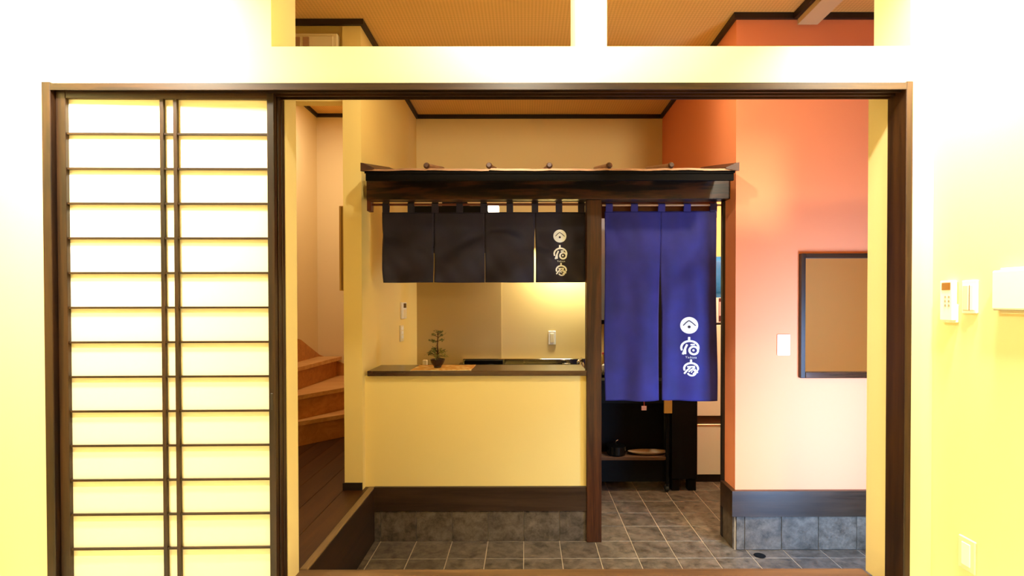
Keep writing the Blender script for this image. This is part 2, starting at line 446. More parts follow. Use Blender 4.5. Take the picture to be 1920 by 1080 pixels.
# sliding paper doors
def shoji(name, x0, x1, y, label, detailed, tilt=0.0):
    root = bpy.data.objects.new(name, None); COL.objects.link(root)
    root.location = (x1, y, 0); WL[root.name] = Vector((x1, y, 0))
    root['kind'] = 'structure'; root['label'] = label
    t = 0.026
    zt, zb = LB + 0.006, 0.004
    za, zc = PZ(253.3, 2.12, 310), PZ(1025.3, 2.12, 310)
    pt = (za - zc) / 12; pz1, pz0 = za + pt, zc - pt
    lx = x0 + 0.036; rx = x1 - 0.026
    obj('stile', MB().bbox(x0, lx, y, y + t, zb, zt, 0.0015), 'dark_wood_z', root)
    obj('stile', MB().bbox(rx, x1, y, y + t, zb, zt, 0.0015), 'dark_wood_z', root)
    obj('top_rail', MB().bbox(lx, rx, y + 0.002, y + t, pz1, zt, 0.001), 'dark_wood_x', root)
    obj('bottom_rail', MB().bbox(lx, rx, y + 0.002, y + t, zb, pz0, 0.001), 'dark_wood_x', root)
    if detailed:
        n = 14; pitch = (pz1 - pz0) / n
        c0 = lx + (rx - lx) * (300 - 120) / 381.0; c1 = lx + (rx - lx) * (325.5 - 120) / 381.0
        ch = MB().box(lx, rx, y + 0.0055, y + 0.014, -0.0038, 0.0038)
        ch.v = [(a, b2, c + pz1) for a, b2, c in ch.v]
        first = None
        for k in range(1, n):
            z = pz1 - k * pitch
            if first is None:
                mb = MB().box(lx, rx, y + 0.0055, y + 0.015, z - 0.0038, z + 0.0038)
                first = obj('muntin', mb, 'dark_wood_x', root); zf = z
            else:
                o = first.copy(); COL.objects.link(o); o.location = (0, 0, z - zf)
        for c in (c0, c1):
            obj('muntin', MB().box(c - 0.0068, c + 0.0068, y + 0.003, y + 0.017, pz0, pz1), 'dark_wood_z', root)
        cols = [(lx, c0), (c0, c1), (c1, rx)]
        for a, b2 in cols:
            firstp = None
            for k in range(n):
                z1 = pz1 - k * pitch
                if firstp is None:
                    firstp = obj('paper_pane', MB().box(a, b2, y + 0.0168, y + 0.0178, z1 - pitch, z1), 'paper', root)
                else:
                    o = firstp.copy(); COL.objects.link(o); o.location = (0, 0, -k * pitch)
        # recessed finger pull in the right stile
        obj('finger_pull', MB().bbox(rx + 0.007, rx + 0.016, y - 0.0012, y + 0.004, 0.745, 0.81, 0.0008), 'trim_dark', root)
    else:
        obj('paper_pane', MB().box(lx, rx, y + 0.0168, y + 0.0178, pz0, pz1), 'paper', root)
    root.rotation_euler = (0, 0, D2R(tilt))
    return root
shoji('door_1', JX0 + 0.003, PL - 0.001, 2.106, 'front paper sliding door with a dark lattice', True, 1.0)
shoji('door_2', JX0 + 0.003, PL + 0.000, 2.141, 'second paper sliding door, slid behind the front one', False)
shoji('door_3', JX0 + 0.003, PL + 0.000, 2.174, 'third paper sliding door, behind the other two', False)

# fittings on the right wall of the front room (wall face at x = 1.59, facing -x)
RX = 1.59
def on_right(y0, y1, z0, z1, d, d0=0.0, bev=0.003): return MB().bbox(RX - d, RX - d0, y0, y1, z0, z1, bev)
def yr(px): return RX * F / (px - 985)
t = thing('air_conditioner_remote', 'slim white remote control with brown display, on wall right of the door', 'remote control', (RX, yr(1787), 1.10))
ya, yb = yr(1799), yr(1774)
obj('holder', on_right(ya - 0.002, yb + 0.002, PZ(606, 2.0), PZ(572, 2.0), 0.010), 'white_plastic', t)
obj('body', on_right(ya, yb, PZ(603, 1.98), PZ(527, 1.98), 0.024, 0.004, 0.004), 'white_plastic', t)
obj('display', on_right(ya + 0.010, yb - 0.012, PZ(545, 1.98), PZ(531, 1.98), 0.0255, 0.023, 0.0004), 'brown_screen', t)
for k in range(3):
    for j in range(2):
        obj('button', on_right(ya + 0.012 + j * 0.017, ya + 0.020 + j * 0.017, PZ(560 + k * 8, 1.98), PZ(556 + k * 8, 1.98), 0.0255, 0.023, 0.0004), 'grey_line', t)
t = thing('light_switch', 'white double light switch with a dark gap, between remote and large white box', 'switch', (RX, yr(1822), 1.10))
obj('plate', on_right(yr(1837), yr(1808), PZ(589, 1.92), PZ(527, 1.92), 0.009), 'white_plastic', t)
obj('rocker', on_right(yr(1833), yr(1825.5), PZ(583, 1.92), PZ(536, 1.92), 0.014, 0.008, 0.002), 'white_plastic', t)
obj('rocker', on_right(yr(1823), yr(1812), PZ(583, 1.92), PZ(536, 1.92), 0.014, 0.008, 0.002), 'cream_plastic', t)
obj('gap', on_right(yr(1825.8), yr(1822.8), PZ(583, 1.92), PZ(536, 1.92), 0.0105, 0.008, 0.0003), 'brown_screen', t)
t = thing('intercom_monitor', 'large white wall box cut off by the right edge of the photo', 'intercom', (RX, 1.72, 1.13))
obj('body', on_right(1.60, yr(1876), PZ(582, 1.76), PZ(508, 1.76), 0.030, 0.006, 0.005), 'white_plastic', t)
obj('back_plate', on_right(1.605, yr(1879), PZ(590, 1.76), PZ(503, 1.76), 0.008), 'cream_plastic', t)
obj('seam', on_right(1.601, yr(1877), PZ(583.5, 1.76), PZ(581.5, 1.76), 0.024, 0.006, 0.0005), 'grey_line', t)
t = thing('wall_socket', 'cream wall socket low on the wall, right of the door frame', 'socket', (RX, 1.91, 0.25))
obj('plate', on_right(1.875, 1.948, 0.200, 0.318, 0.009), 'cream_plastic', t)
obj('outlet', on_right(1.892, 1.931, 0.218, 0.300, 0.012, 0.008, 0.002), 'white_plastic', t)

# ------------------------------------------------------------------ entrance shell
base = struct('floor_entrance', MB().box(-0.975, 3.0, 2.33, YF, DZ - 0.06, DZ - 0.0022), 'grout', 'grey-brown slate tiled floor of the entrance')
WL[base.name] = Vector((0, 0, 0))
TP = 0.2254; X00 = PX(982, 3.365, 1013)
tm_mb = MB().bbox(-TP / 2 + 0.0026, TP / 2 - 0.0026, -TP / 2 + 0.0026, TP / 2 - 0.0026, -0.010, 0, 0.0012)
tile_me = None
yrow0 = 3.362
for j in range(-5, 9):
    for i in range(-5, 14):
        cx, cy = X00 + (i + 0.5) * TP, yrow0 + (j + 0.5) * TP
        if cx > 2.95 or cy > YF: continue
        if cx < -0.9: continue
        if cy < 2.38: continue
        if cy > 3.5 and cx < 0.2: continue
        if cy > 3.4 and cx > 2.2: continue
        if tile_me is None:
            o = obj('tile', tm_mb, 'tile', None); tile_me = o.data; bpy.data.objects.remove(o)
        piece(tile_me, 'tile', (cx, cy, DZ + random.uniform(-0.0006, 0.0006)), base)
# narrow cut tiles along the step
cut = None
for j in range(-5, 1):
    cy = yrow0 + (j + 0.5) * TP
    x1c = X00 - 4 * TP - 0.0026; x0c = -0.958
    if cy < 2.38: continue
    if cut is None:
        o = obj('tile', MB().bbox(-(x1c - x0c) / 2, (x1c - x0c) / 2, -TP / 2 + 0.0026, TP / 2 - 0.0026, -0.010, 0, 0.0012), 'tile'); cut = o.data; bpy.data.objects.remove(o)
    piece(cut, 'tile', ((x0c + x1c) / 2, cy, DZ), base)
tag(obj('drain_cover', MB().lathe([(0.030, DZ - 0.002), (0.034, DZ + 0.002), (0.030, DZ + 0.004), (0.012, DZ + 0.004), (0.010, DZ + 0.002)], PX(1421, 3.19, 1034), 3.165, 20), 'black', base=(PX(1421, 3.19, 1034), 3.165, DZ)),
    'small round black cap in the tiled floor before the orange wall', 'drain')

struct('ceiling', MB().box(-1.137, 3.0, Y1, YF + 0.1, CZ, CZ + 0.08).box(-2.4, -1.137, Y1, SY + 0.04, CZ, CZ + 0.08), 'ceiling', 'brown woven paper ceiling of the entrance')
struct('ceiling_stairs', MB().box(-2.4, -1.137, SY + 0.04, 5.7, 3.12, 3.2), 'ceiling', 'brown ceiling above the staircase')
struct('wall_far', MB().box(SX1, 3.0, YF, YF + 0.1, DZ, CZ), 'kitchen_wall', 'cream wall at the back of the kitchen')
struct('wall_stair_side', MB().box(SX0, SX1, SY, 5.6, 0, 3.12), 'plaster', 'cream wall end between staircase and kitchen counter')
struct('wall_stair_back', MB().box(-2.3, SX0, 5.6, 5.7, 0, 3.12), 'stair_wall', 'beige wall behind the staircase')
struct('wall_stair_left', MB().box(-2.30, -2.17, Y1, 5.6, 0, 3.12), 'stair_wall', 'beige wall on the left of the staircase')
struct('wall_above_stairs', MB().box(-2.17, SX0, SY + 0.04, SY + 0.12, 2.42, 3.12), 'plaster', 'cream hanging wall above the stair opening')
w = MB().box(OX, 3.0, OY, 3.42, DZ, CZ).box(OX, OX + 0.08, 3.42, YF, 1.97, CZ)
struct('wall_orange', w, 'orange', 'orange wall with the mirror on it')
struct('wall_kitchen_right', MB().box(2.2, 2.3, 3.42, YF, DZ, 2.7), 'kitchen_wall', 'right wall of the kitchen')
struct('ceiling_kitchen', MB().box(OX + 0.08, 2.3, 3.42, YF, 2.62, 2.70), 'front_ceiling', 'kitchen ceiling behind the orange wall')
# outer wall with the glazed entrance, right of the passage
w = MB().box(1.66, 3.0, Y0 + 0.02, Y1, 1.12, CZ).box(2.06, 3.0, Y0 + 0.02, Y1, DZ, 1.12).box(1.58, 1.64, Y0 + 0.02, Y1, DZ, 0).box(1.64, 1.66, Y0 + 0.02, Y1, 0, CZ)
struct('wall_entrance_side', w, 'plaster', 'cream outer wall of the entrance beside the glazed opening')
struct('wall_entrance_end', MB().box(3.0, 3.1, Y0, OY + 0.2, DZ, CZ), 'plaster', 'cream end wall of the entrance')
wi = struct('window_1', MB().box(1.64, 1.67, 2.24, 2.29, DZ, 1.12).box(2.03, 2.06, 2.24, 2.29, DZ, 1.12).box(1.67, 2.03, 2.24, 2.29, DZ, DZ + 0.05).box(1.67, 2.03, 2.24, 2.29, 1.08, 1.12), 'dark_wood_z', 'glazed side light of the entrance')
WL[wi.name] = Vector((0, 0, 0))
obj('glass_pane', MB().box(1.67, 2.03, 2.262, 2.268, DZ + 0.05, 1.08), 'glass', wi)
struct('floor_porch', MB().box(1.66, 3.1, 1.0, Y0 + 0.02, DZ - 0.05, DZ), 'exterior', 'pale porch outside the glazed entrance')

# crown trims under the ceiling
H = 0.034; P = 0.022
struct('trim_2', MB().box(SX1, OX, YF - P, YF, CZ - H, CZ), 'trim_dark', 'dark crown trim on the kitchen wall')
struct('trim_3', MB().box(SX1, SX1 + P, SY, YF - P, CZ - H, CZ), 'trim_dark', 'dark crown trim along the cream side wall')
struct('trim_4', MB().box(OX - P, OX, OY, YF - P, CZ - H, CZ), 'trim_dark', 'dark crown trim along the orange side wall')
struct('trim_5', MB().box(OX - P, 3.0, OY - P, OY, CZ - H, CZ), 'trim_dark', 'dark crown trim on the orange front wall')
struct('trim_6', MB().box(-2.17, SX1 + P, SY - P, SY, CZ - H, CZ), 'trim_dark', 'dark crown trim above the stair opening')
struct('trim_7', MB().box(-2.17, SX0, 5.6 - P, 5.6, 3.12 - H, 3.12).box(-2.17, -2.17 + P, SY + 0.12, 5.6 - P, 3.12 - H, 3.12), 'trim_dark', 'dark crown trim in the stairwell')
BX0, BX1 = PX(1492, OY, 52), PX(1529, OY, 52)
struct('trim_8', MB().box(BX0, BX1, Y1, OY - P, 2.825, CZ), 'beam_white', 'pale boxed beam under the ceiling')
struct('trim_9', MB().box(BX0 - P, BX0, Y1, OY - P, CZ - H - 0.008, CZ), 'trim_dark', 'dark trim along the pale ceiling beam')

# stair hall floor of planks, with the raised edge beam
fl = struct('floor_hall', MB().box(-2.17, -0.985, 2.33, 5.6, -0.09, -0.012), 'trim_dark', 'dark brown plank floor of the stair hall')
WL[fl.name] = Vector((0, 0, 0))
pw = 0.148; pm = None
x = -0.985 - pw
while x > -2.17:
    if pm is None:
        o = obj('plank', MB().bbox(-pw / 2 + 0.0008, pw / 2 - 0.0008, -1.635, 1.635, -0.014, 0, 0.001), 'floor_wood'); pm = o.data; bpy.data.objects.remove(o)
    piece(pm, 'plank', (x + pw / 2, 3.965, 0), fl)
    x -= pw
st = struct('trim_10', MB().bbox(-0.985, -0.955, 2.33, 3.375, DZ, -0.008, 0.001), 'dark_wood_y', 'dark step face up to the stair hall')
WL[st.name] = Vector((0, 0, 0))
obj('nosing', MB().bbox(-0.989, -0.953, 2.33, 3.375, -0.008, 0.002, 0.0015), 'nosing_wood', st)
struct('baseboard_stair', MB().bbox(SX0 - 0.010, SX1 - 0.002, SY - 0.010, SY, 0, 0.046, 0.001).box(SX0 - 0.010, SX0, SY, 5.5, 0, 0.046), 'trim_dark', 'black baseboard at the foot of the cream wall end')

# ------------------------------------------------------------------ counter half wall
CX0, CX1, CY = -0.985, 0.385, 3.375
cw = struct('wall_counter', MB().box(SX1, CX1, CY, 3.56, DZ, 0.702), 'plaster', 'cream half wall under the serving counter')
WL[cw.name] = Vector((0, 0, 0))
BBT, BBB = PZ(913, CY - 0.02), PZ(958, CY - 0.02)
obj('dark_reflection_panel', MB().box(SX1 + 0.01, CX1, 3.56, 3.572, DZ, 0.702), 'black', cw)  # unseen black panel added to darken the reflection in the steel upstand
obj('baseboard', MB().bbox(CX0 + 0.03, CX1, CY - 0.022, CY, BBB, BBT, 0.001), 'baseboard_wood', cw)
tk = MB().box(CX0 + 0.03, CX1, CY - 0.004, CY, DZ, BBB); obj('grout', tk, 'grout', cw)
xs = [X00 + k * TP for k in range(-5, 3)]
for a, b2 in zip(xs[:-1], xs[1:]):
    a2, b3 = max(a, CX0 + 0.03) + 0.0014, min(b2, CX1) - 0.0014
    if b3 - a2 > 0.02:
        obj('tile', MB().bbox(a2, b3, CY - 0.012, CY - 0.002, DZ + 0.002, BBB - 0.001, 0.001), 'tile', cw)

t = tag(obj('countertop', MB().bbox(CX0, PX(1100, 3.345, 700) - 0.001, CY - 0.045, 3.655, 0.706, 0.738, 0.002), 'counter_wood', base=(-0.3, 3.5, 0.706)), 'dark brown wooden serving counter slab on the cream half wall', 'countertop')

# ------------------------------------------------------------------ canopy
EY, BY = 3.0, 3.335
ez = PZ(316, EY, 1030)
slope = 0.212
cn = thing('canopy', 'dark cedar canopy with copper roof over the serving counter, on one post', 'canopy', (0.43, 3.36, DZ))
obj('post', MB().bbox(PX(1100, 3.345, 700), PX(1128, 3.345, 700), 3.345, 3.435, DZ, PZ(374, BY), 0.003), 'post_wood', cn)
bz0, bz1 = PZ(373.5, BY, 1030), PZ(333, BY, 1030)
bl, br = PX(687, BY, 355), OX - 0.002
o = obj('beam', MB().bbox(bl, br, BY, BY + 0.10, bz0, bz1, 0.003), 'beam_wood', cn)
rl, rr = PX(678, EY, 318), PX(1384, EY, 318)
def ry(y): return ez + (y - EY) * slope
# boarded underside and fascia
sof = MB().extr([(EY + 0.012, ry(EY + 0.012) - 0.026), (BY + 0.22, ry(BY + 0.22) - 0.026), (BY + 0.22, ry(BY + 0.22) - 0.012), (EY + 0.012, ry(EY + 0.012) - 0.012)], rl + 0.012, rr - 0.012)
obj('soffit_board', sof, 'fascia_wood', cn)
obj('ledger', MB().bbox(bl, br, BY + 0.02, BY + 0.085, bz1, ry(BY) - 0.028, 0.002), 'beam_wood', cn)
obj('fascia', MB().bbox(rl + 0.016, rr - 0.016, EY + 0.020, EY + 0.038, ez - 0.062, ez - 0.020, 0.001), 'fascia_wood', cn)
obj('header_board', MB().bbox(PX(1128, 3.345, 700), OX - 0.02, 3.515, 3.545, 1.715, 1.95, 0.002), 'red_wood', cn)
bats = [PX(p, EY, 312) for p in (800, 917, 1030, 1142, 1258)]
edges = [rl] + bats + [rr]
for k in range(6):
    a, b2 = edges[k], edges[k + 1]
    mb = MB()
    n = 8
    vs = []; fs = []
    ph = random.random() * 6
    for i in range(n + 1):
        u = i / n; x = a + (b2 - a) * u
        dz = 0.0018 * math.sin(ph + u * 5.0) + 0.0012 * math.sin(u * 11 + k)
        for (y, th) in ((EY, -0.011), (EY, 0.0), (BY + 0.24, 0.0), (BY + 0.24, -0.011)):
            vs.append((x, y, ry(y) + th + (dz if y == EY else 0)))
    for i in range(n):
        for q in range(4):
            a1, a2 = i * 4 + q, i * 4 + (q + 1) % 4
            fs.append((a1, a2, a2 + 4, a1 + 4))
    fs.append((0, 3, 2, 1)); fs.append(tuple(n * 4 + q for q in (0, 1, 2, 3)))
    obj('roof_panel', mb.add(vs, fs), 'copper', cn)
for i, x in enumerate(bats):
    pth = [(x, EY - 0.012, ry(EY) + 0.016), (x, EY + 0.02, ry(EY) + 0.019), (x, BY + 0.24, ry(BY + 0.24) + 0.018)]
    bt = obj('batten', MB().tube(pth, [0.0145, 0.0145, 0.015], 10), 'copper', cn, smooth=False)
    auto_smooth(bt, 50)
    obj('batten_cap', MB().tube([(x, EY - 0.018, ry(EY) + 0.016), (x, EY - 0.004, ry(EY) + 0.016)], [0.011, 0.018], 10), 'copper_dark', bt)
for x in (rl, rr):
    s = 1 if x < 0 else -1
    mb = MB()
    a, b2 = (x - 0.004, x + 0.030) if s > 0 else (x - 0.030, x + 0.004)
    prof = [(EY - 0.008, ez - 0.014), (BY + 0.24, ry(BY + 0.24) - 0.014), (BY + 0.24, ry(BY + 0.24) + 0.030), (EY - 0.008, ez + 0.030)]
    xo = (x - 0.004) if s > 0 else (x + 0.004)
    xi = xo + s * 0.014; xb = xo + s * 0.075
    # upturned verge: triangular strip, thick at the outer edge
    tri = [(xo, -0.016), (xo, 0.032), (xi, 0.030), (xb, 0.004), (xb, -0.002)]
    vs = [(px_, EY - 0.008, ez + dz) for px_, dz in tri] + [(px_, BY + 0.24, ry(BY + 0.24) + dz) for px_, dz in tri]
    fs = [(0, 1, 2, 3, 4), (9, 8, 7, 6, 5)] + [(i, (i + 1) % 5, 5 + (i + 1) % 5, 5 + i) for i in range(5)]
    obj('verge', mb.add(vs, fs), 'copper_dark', cn)
for x in [rl + 0.035, bats[2] - 0.005, rr - 0.035]:
    obj('rafter', MB().extr([(EY + 0.05, ry(EY + 0.05) - 0.055), (BY, ry(BY) - 0.065), (BY, ry(BY) - 0.026), (EY + 0.05, ry(EY + 0.05) - 0.026)], x - 0.016, x + 0.016), 'beam_wood', cn)

# ------------------------------------------------------------------ curtains
RY = 3.465
def curtain_rod(x0, x1, z, label, mat, ends, r=0.007):
    t = thing('curtain_rod', label, 'rod', ((x0 + x1) / 2, RY, z))
    o = obj('rod', MB().tube([(x0, RY, z), (x1, RY, z)], r, 12), mat, t); auto_smooth(o, 50)
    for x, w in ends:
        obj('bracket', MB().bbox(x - w / 2, x + w / 2, RY - 0.03, RY + 0.03, z - 0.045, z + 0.05, 0.002), 'red_wood', t)
    return t
zl = PZ(383.5, RY, 900); zr = PZ(384.5, RY, 1240)
curtain_rod(PX(691, RY, 384), PX(1099, RY, 384), zl, 'dark wooden rod carrying the short black curtain over the counter', 'red_wood', [(PX(694, RY, 384), 0.028)], 0.008)
curtain_rod(PX(1129, RY, 384), OX - 0.002, zr, 'pale brown rod carrying the long indigo curtain in the doorway', 'rod', [(PX(1368, RY, 384), 0.030)])

def ribbon(pts, w, fy, off=0.0035, y=None):
    """a flat stroke of width w (m) along pts (x, z), laid on the cloth"""
    mb = MB()
    pts2 = []
    for (a, b2) in zip(pts[:-1], pts[1:]):
        L = math.hypot(b2[0] - a[0], b2[1] - a[1]); n = max(1, int(L / 0.004))
        pts2 += [(a[0] + (b2[0] - a[0]) * i / n, a[1] + (b2[1] - a[1]) * i / n) for i in range(n)]
    pts2.append(pts[-1])
    n = len(pts2); vs = []
    for i, (x, z) in enumerate(pts2):
        p, q = pts2[max(i - 1, 0)], pts2[min(i + 1, n - 1)]
        dx, dz = q[0] - p[0], q[1] - p[1]; l = math.hypot(dx, dz) or 1
        nx, nz_ = -dz / l, dx / l
        ww = w * 0.5 * (0.82 if i in (0, n - 1) else 1.0)
        for s in (1, -1):
            X, Z = x + nx * ww * s, z + nz_ * ww * s
            vs.append((X, fy(X, Z) - off, Z))
    fs = [(2 * i, 2 * i + 1, 2 * i + 3, 2 * i + 2) for i in range(n - 1)]
    return mb.add(vs, fs)
def disc(cx, cz, r, fy, off):
    mb = MB(); vs = [(cx, fy(cx, cz) - off, cz)]; fs = []
    R, K = 4, 40
    for j in range(1, R + 1):
        for k in range(K):
            a = 2 * math.pi * k / K; X, Z = cx + r * j / R * math.cos(a), cz + r * j / R * math.sin(a)
            vs.append((X, fy(X, Z) - off, Z))
    for k in range(K): fs.append((0, 1 + k, 1 + (k + 1) % K))
    for j in range(R - 1):
        for k in range(K):
            a, b2 = 1 + j * K + k, 1 + j * K + (k + 1) % K
            fs.append((a, b2, b2 + K, a + K))
    return mb.add(vs, fs)
def arc(cx, cy, rx, ry_, a0, a1, n=24):
    return [(cx + rx * math.cos(D2R(a0 + (a1 - a0) * i / n)), cy - ry_ * math.sin(D2R(a0 + (a1 - a0) * i / n))) for i in range(n + 1)]
def crest(parent, cx, cz, R, fy):
    """cx, cz = centre of the disc, R its radius in metres; strokes noted in tenths of the disc radius, y down"""
    k = R / 97.0
    def T(p): return (cx + (p[0] - 373) * k, cz - (p[1] - 300) * k)
    obj('crest_disc', disc(cx, cz, R, fy, 0.003), 'crest_white', parent)
    mk = ribbon([T(p) for p in ((308, 303), (340, 268), (370, 245), (404, 268), (443, 305))], 10 * k, fy, 0.0042)
    dd = disc(*T((372, 318)), 16 * k, fy, 0.0042); mk.add(dd.v, dd.f)
    obj('crest_mark', mk, 'crest_dark', parent)
    ch = MB()
    def st(pts, w, o=0.003):
        r = ribbon([T(p) for p in pts], w * k, fy, o); ch.add(r.v, r.f)
    st([(372, 434), (372, 485)], 25)
    st(arc(382, 560, 92, 78, 205, -20, 28), 24)
    st([(352, 520), (334, 562), (306, 640)], 24, 0.0034); st([(330, 560), (332, 636)], 24, 0.0036)
    st([(385, 524), (434, 520)], 18, 0.0037)
    st(arc(422, 590, 47, 44, 90, 450, 30), 24, 0.0032)
    r = disc(*T((418, 588)), 13 * k, fy, 0.0034); ch.add(r.v, r.f)
    obj('character', ch, 'crest_white', parent)
    ch = MB()
    st([(393, 694), (393, 735)], 23)
    st(arc(396, 800, 74, 62, 205, -15, 28), 23)
    st([(352, 782), (436, 776)], 18, 0.0034)
    st([(386, 786), (350, 826), (322, 864)], 20, 0.0036); st([(436, 786), (396, 812), (368, 842)], 17, 0.0038)
    st(arc(402, 840, 45, 42, 200, 410, 26), 20, 0.0032)
    st([(414, 812), (440, 830), (470, 848)], 16, 0.0034); st([(470, 820), (440, 838), (415, 866)], 16, 0.0036)
    st([(408, 822), (396, 850)], 12, 0.0034)
    obj('character', ch, 'crest_white', parent)
    cu = bpy.data.curves.new('lettering', 'FONT'); cu.body = 'Yadoya'; cu.size = 36 * k; cu.align_x = 'CENTER'; cu.space_character = 1.15
    tmp = bpy.data.objects.new('lettering_source', cu); COL.objects.link(tmp)
    dg = bpy.context.evaluated_depsgraph_get(); dg.update()
    me = tmp.evaluated_get(dg).to_mesh()
    mb = MB(); tx, tz = T((393, 682))
    vs = [(tx + v.co.x, fy(tx + v.co.x, tz + v.co.y) - 0.003, tz + v.co.y) for v in me.vertices]
    mb.add(vs, [tuple(p.vertices) for p in me.polygons])
    tmp.evaluated_get(dg).to_mesh_clear(); bpy.data.objects.remove(tmp)
    obj('lettering', mb, 'crest_white', parent)

def cloth_part(name, root, x0, x1, z0, z1, fy, mat, nx=30, nz=60, edge=None, sag=0.0):
    mb = MB(); vs = []; fs = []
    for j in range(nz + 1):
        v = j / nz; z = z1 + (z0 - z1) * v
        for i in range(nx + 1):
            u = i / nx; x = x0 + (x1 - x0) * u
            if edge: x += edge(u, v)
            zz = z - sag * v * math.sin(math.pi * u)
            vs.append((x, fy(x, zz), zz))
    for j in range(nz):
        for i in range(nx):
            a = j * (nx + 1) + i
            fs.append((a, a + 1, a + nx + 2, a + nx + 1))
    o = obj(name, mb.add(vs, fs), mat, root, smooth=True)
    sd = o.modifiers.new('thickness', 'SOLIDIFY'); sd.thickness = 0.0016; sd.offset = 1
    return o
def loops(root, xs_, wl, ztop, zbot, mat, r):
    for x in xs_:
        a, b2 = x - wl / 2, x + wl / 2
        prof = [(RY - r - 0.002, zbot), (RY - r - 0.004, ztop - r), (RY, ztop + 0.003), (RY + r + 0.004, ztop - r), (RY + 0.004, zbot), (RY + 0.001, zbot), (RY + r + 0.002, ztop - r), (RY, ztop + 0.001), (RY - r - 0.002, ztop - r), (RY - r, zbot)]
        obj('loop', MB().extr(prof, a, b2), mat, root)

# short black curtain over the counter: four panels
lz1, lz0 = PZ(398, RY, 900), PZ(529.5, RY, 900)
cxs = [PX(p, RY, 470) for p in (717, 813.5, 909, 1003, 1098)]
nl = thing('noren_curtain', 'short black noren of four panels hanging above the serving counter', 'curtain', ((cxs[0] + cxs[-1]) / 2, RY, zl))
def fyl(x, z):
    v = max(0, (lz1 - z) / (lz1 - lz0))
    y = RY + 0.009 * math.sin(x * 21 + 0.6) * (0.25 + v) + 0.017 * math.sin(x * 13 - z * 19) * v + 0.005 * math.sin(x * 45 + z * 34) * v
    y += 0.015 * math.exp(-((z - lz1 + 0.19 + 0.05 * math.sin(x * 8)) / 0.03) ** 2) * math.sin(x * 13)
    return y
gaps = [(0, 1.0), (2.4, 1.2), (1.2, 5.5), (0.6, 0)]
for k in range(4):
    s = 0.00168
    gl = [0, 1.6, 0.9, 3.2][k] * 0.0034 / 2; gr = [1.6, 0.9, 3.2, 0][k] * 0.0034 / 2
    def ed(u, v, gl=gl, gr=gr):
        q = max(0.0, min(1.0, (v - 0.22) / 0.35))
        return gl * q * (1 - u) - gr * q * u
    p = cloth_part('curtain_panel', nl, cxs[k], cxs[k + 1], lz0, lz1, fyl, 'navy', 26, 44, ed, 0.002)
    if k == 3:
        crest(p, PX(1049.5, RY, 443), PZ(443, RY, 1049), 12.2 * RY / F, fyl)
loops(nl, [PX(p, RY, 390) for p in (724, 771, 816, 862, 907, 956, 1003, 1048, 1090)], 0.042, zl + 0.012, lz1 - 0.004, 'navy', 0.009)

# long indigo curtain in the doorway: two panels joined at the top
rz1, rz0 = PZ(396, RY, 1240), PZ(751, RY, 1240)
x0, xm, x1 = PX(1134, RY, 560), PX(1239, RY, 560), PX(1343, RY, 560)
nr = thing('noren_curtain', 'long indigo blue noren of two panels hanging in the doorway right of the post', 'curtain', (xm, RY, zr))
def fyr(x, z):
    v = max(0, (rz1 - z) / (rz1 - rz0))
    s = (x - x0) / (x1 - x0)
    y = RY + 0.017 * math.sin(s * 12.0 + 0.9 - v * 1.0) * (0.2 + v) + 0.005 * math.sin(s * 27 + v * 3.0) * v + 0.0025 * math.sin(s * 37 - v * 15) * (1 - v)
    d = abs(x - xm) / (x1 - x0)
    y += 0.020 * math.exp(-(d / 0.05) ** 2) * max(0, min(1, (v - 0.15) / 0.3))
    q = abs(s - 0.5) * 2
    y += 0.016 * math.exp(-((v - 0.34 + 0.30 * q * q) / 0.06) ** 2) * min(1, q * 3) * (1.1 - q) - 0.010 * math.exp(-((v - 0.50 + 0.22 * q) / 0.07) ** 2) * q * (1.1 - q)
    y += 0.010 * math.sin(9 * v + 8 * q) * (1 - q) * v * (1 - v)
    return y
for k, (a, b2) in enumerate(((x0, xm), (xm, x1))):
    def ed(u, v, k=k):
        q = max(0.0, min(1.0, (v - 0.24) / 0.3)); g = 0.0105 * q
        side = 0.006 * math.sin(v * 7 + k * 2) * v
        return (-g * u + side * (1 - u)) if k == 0 else (g * (1 - u) + side * u)
    p = cloth_part('curtain_panel', nr, a, b2, rz0, rz1, fyr, 'indigo', 34, 110, ed, 0.004)
    if k == 1:
        crest(p, PX(1292, RY, 610), PZ(610, RY, 1292), 15.7 * RY / F, fyr)
loops(nr, [PX(p, RY, 390) for p in (1142, 1189, 1240, 1288, 1337)], 0.044, zr + 0.012, rz1 - 0.004, 'indigo', 0.009)

# ------------------------------------------------------------------ bonsai and placemat on the counter
CT = 0.738
x0m, x1m = PX(770, 3.345, 694), PX(880, 3.345, 694)
mt = MB(); n = 20
vs = []; fs = []
for i in range(n + 1):
    u = i / n
    for j, v in enumerate((0, 0.5, 1)):
        yy = 3.338 + v * 0.285
        vs.append((x0m + (x1m + 0.01 - x0m) * u + v * 0.006, yy, CT + 0.0022 + 0.0012 * math.sin(u * 9 + v * 4)))
for i in range(n):
    for j in range(2):
        a = i * 3 + j; fs.append((a, a + 3, a + 4, a + 1))
t = thing('placemat', 'orange brocade placemat under the bonsai on the dark counter', 'placemat', ((x0m + x1m) / 2, 3.45, CT))
o = obj('cloth', mt.add(vs, fs), 'brocade', t); sd = o.modifiers.new('thickness', 'SOLIDIFY'); sd.thickness = 0.002; sd.offset = -1
fm = MB()
for i in range(46):
    u = i / 45; x = x0m + (x1m + 0.01 - x0m) * u
    fm.box(x - 0.0022, x + 0.0022, 3.331, 3.340, CT + 0.0006, CT + 0.0026)
o = obj('fringe', fm, 'cream_plastic', t); o['kind'] = 'stuff'

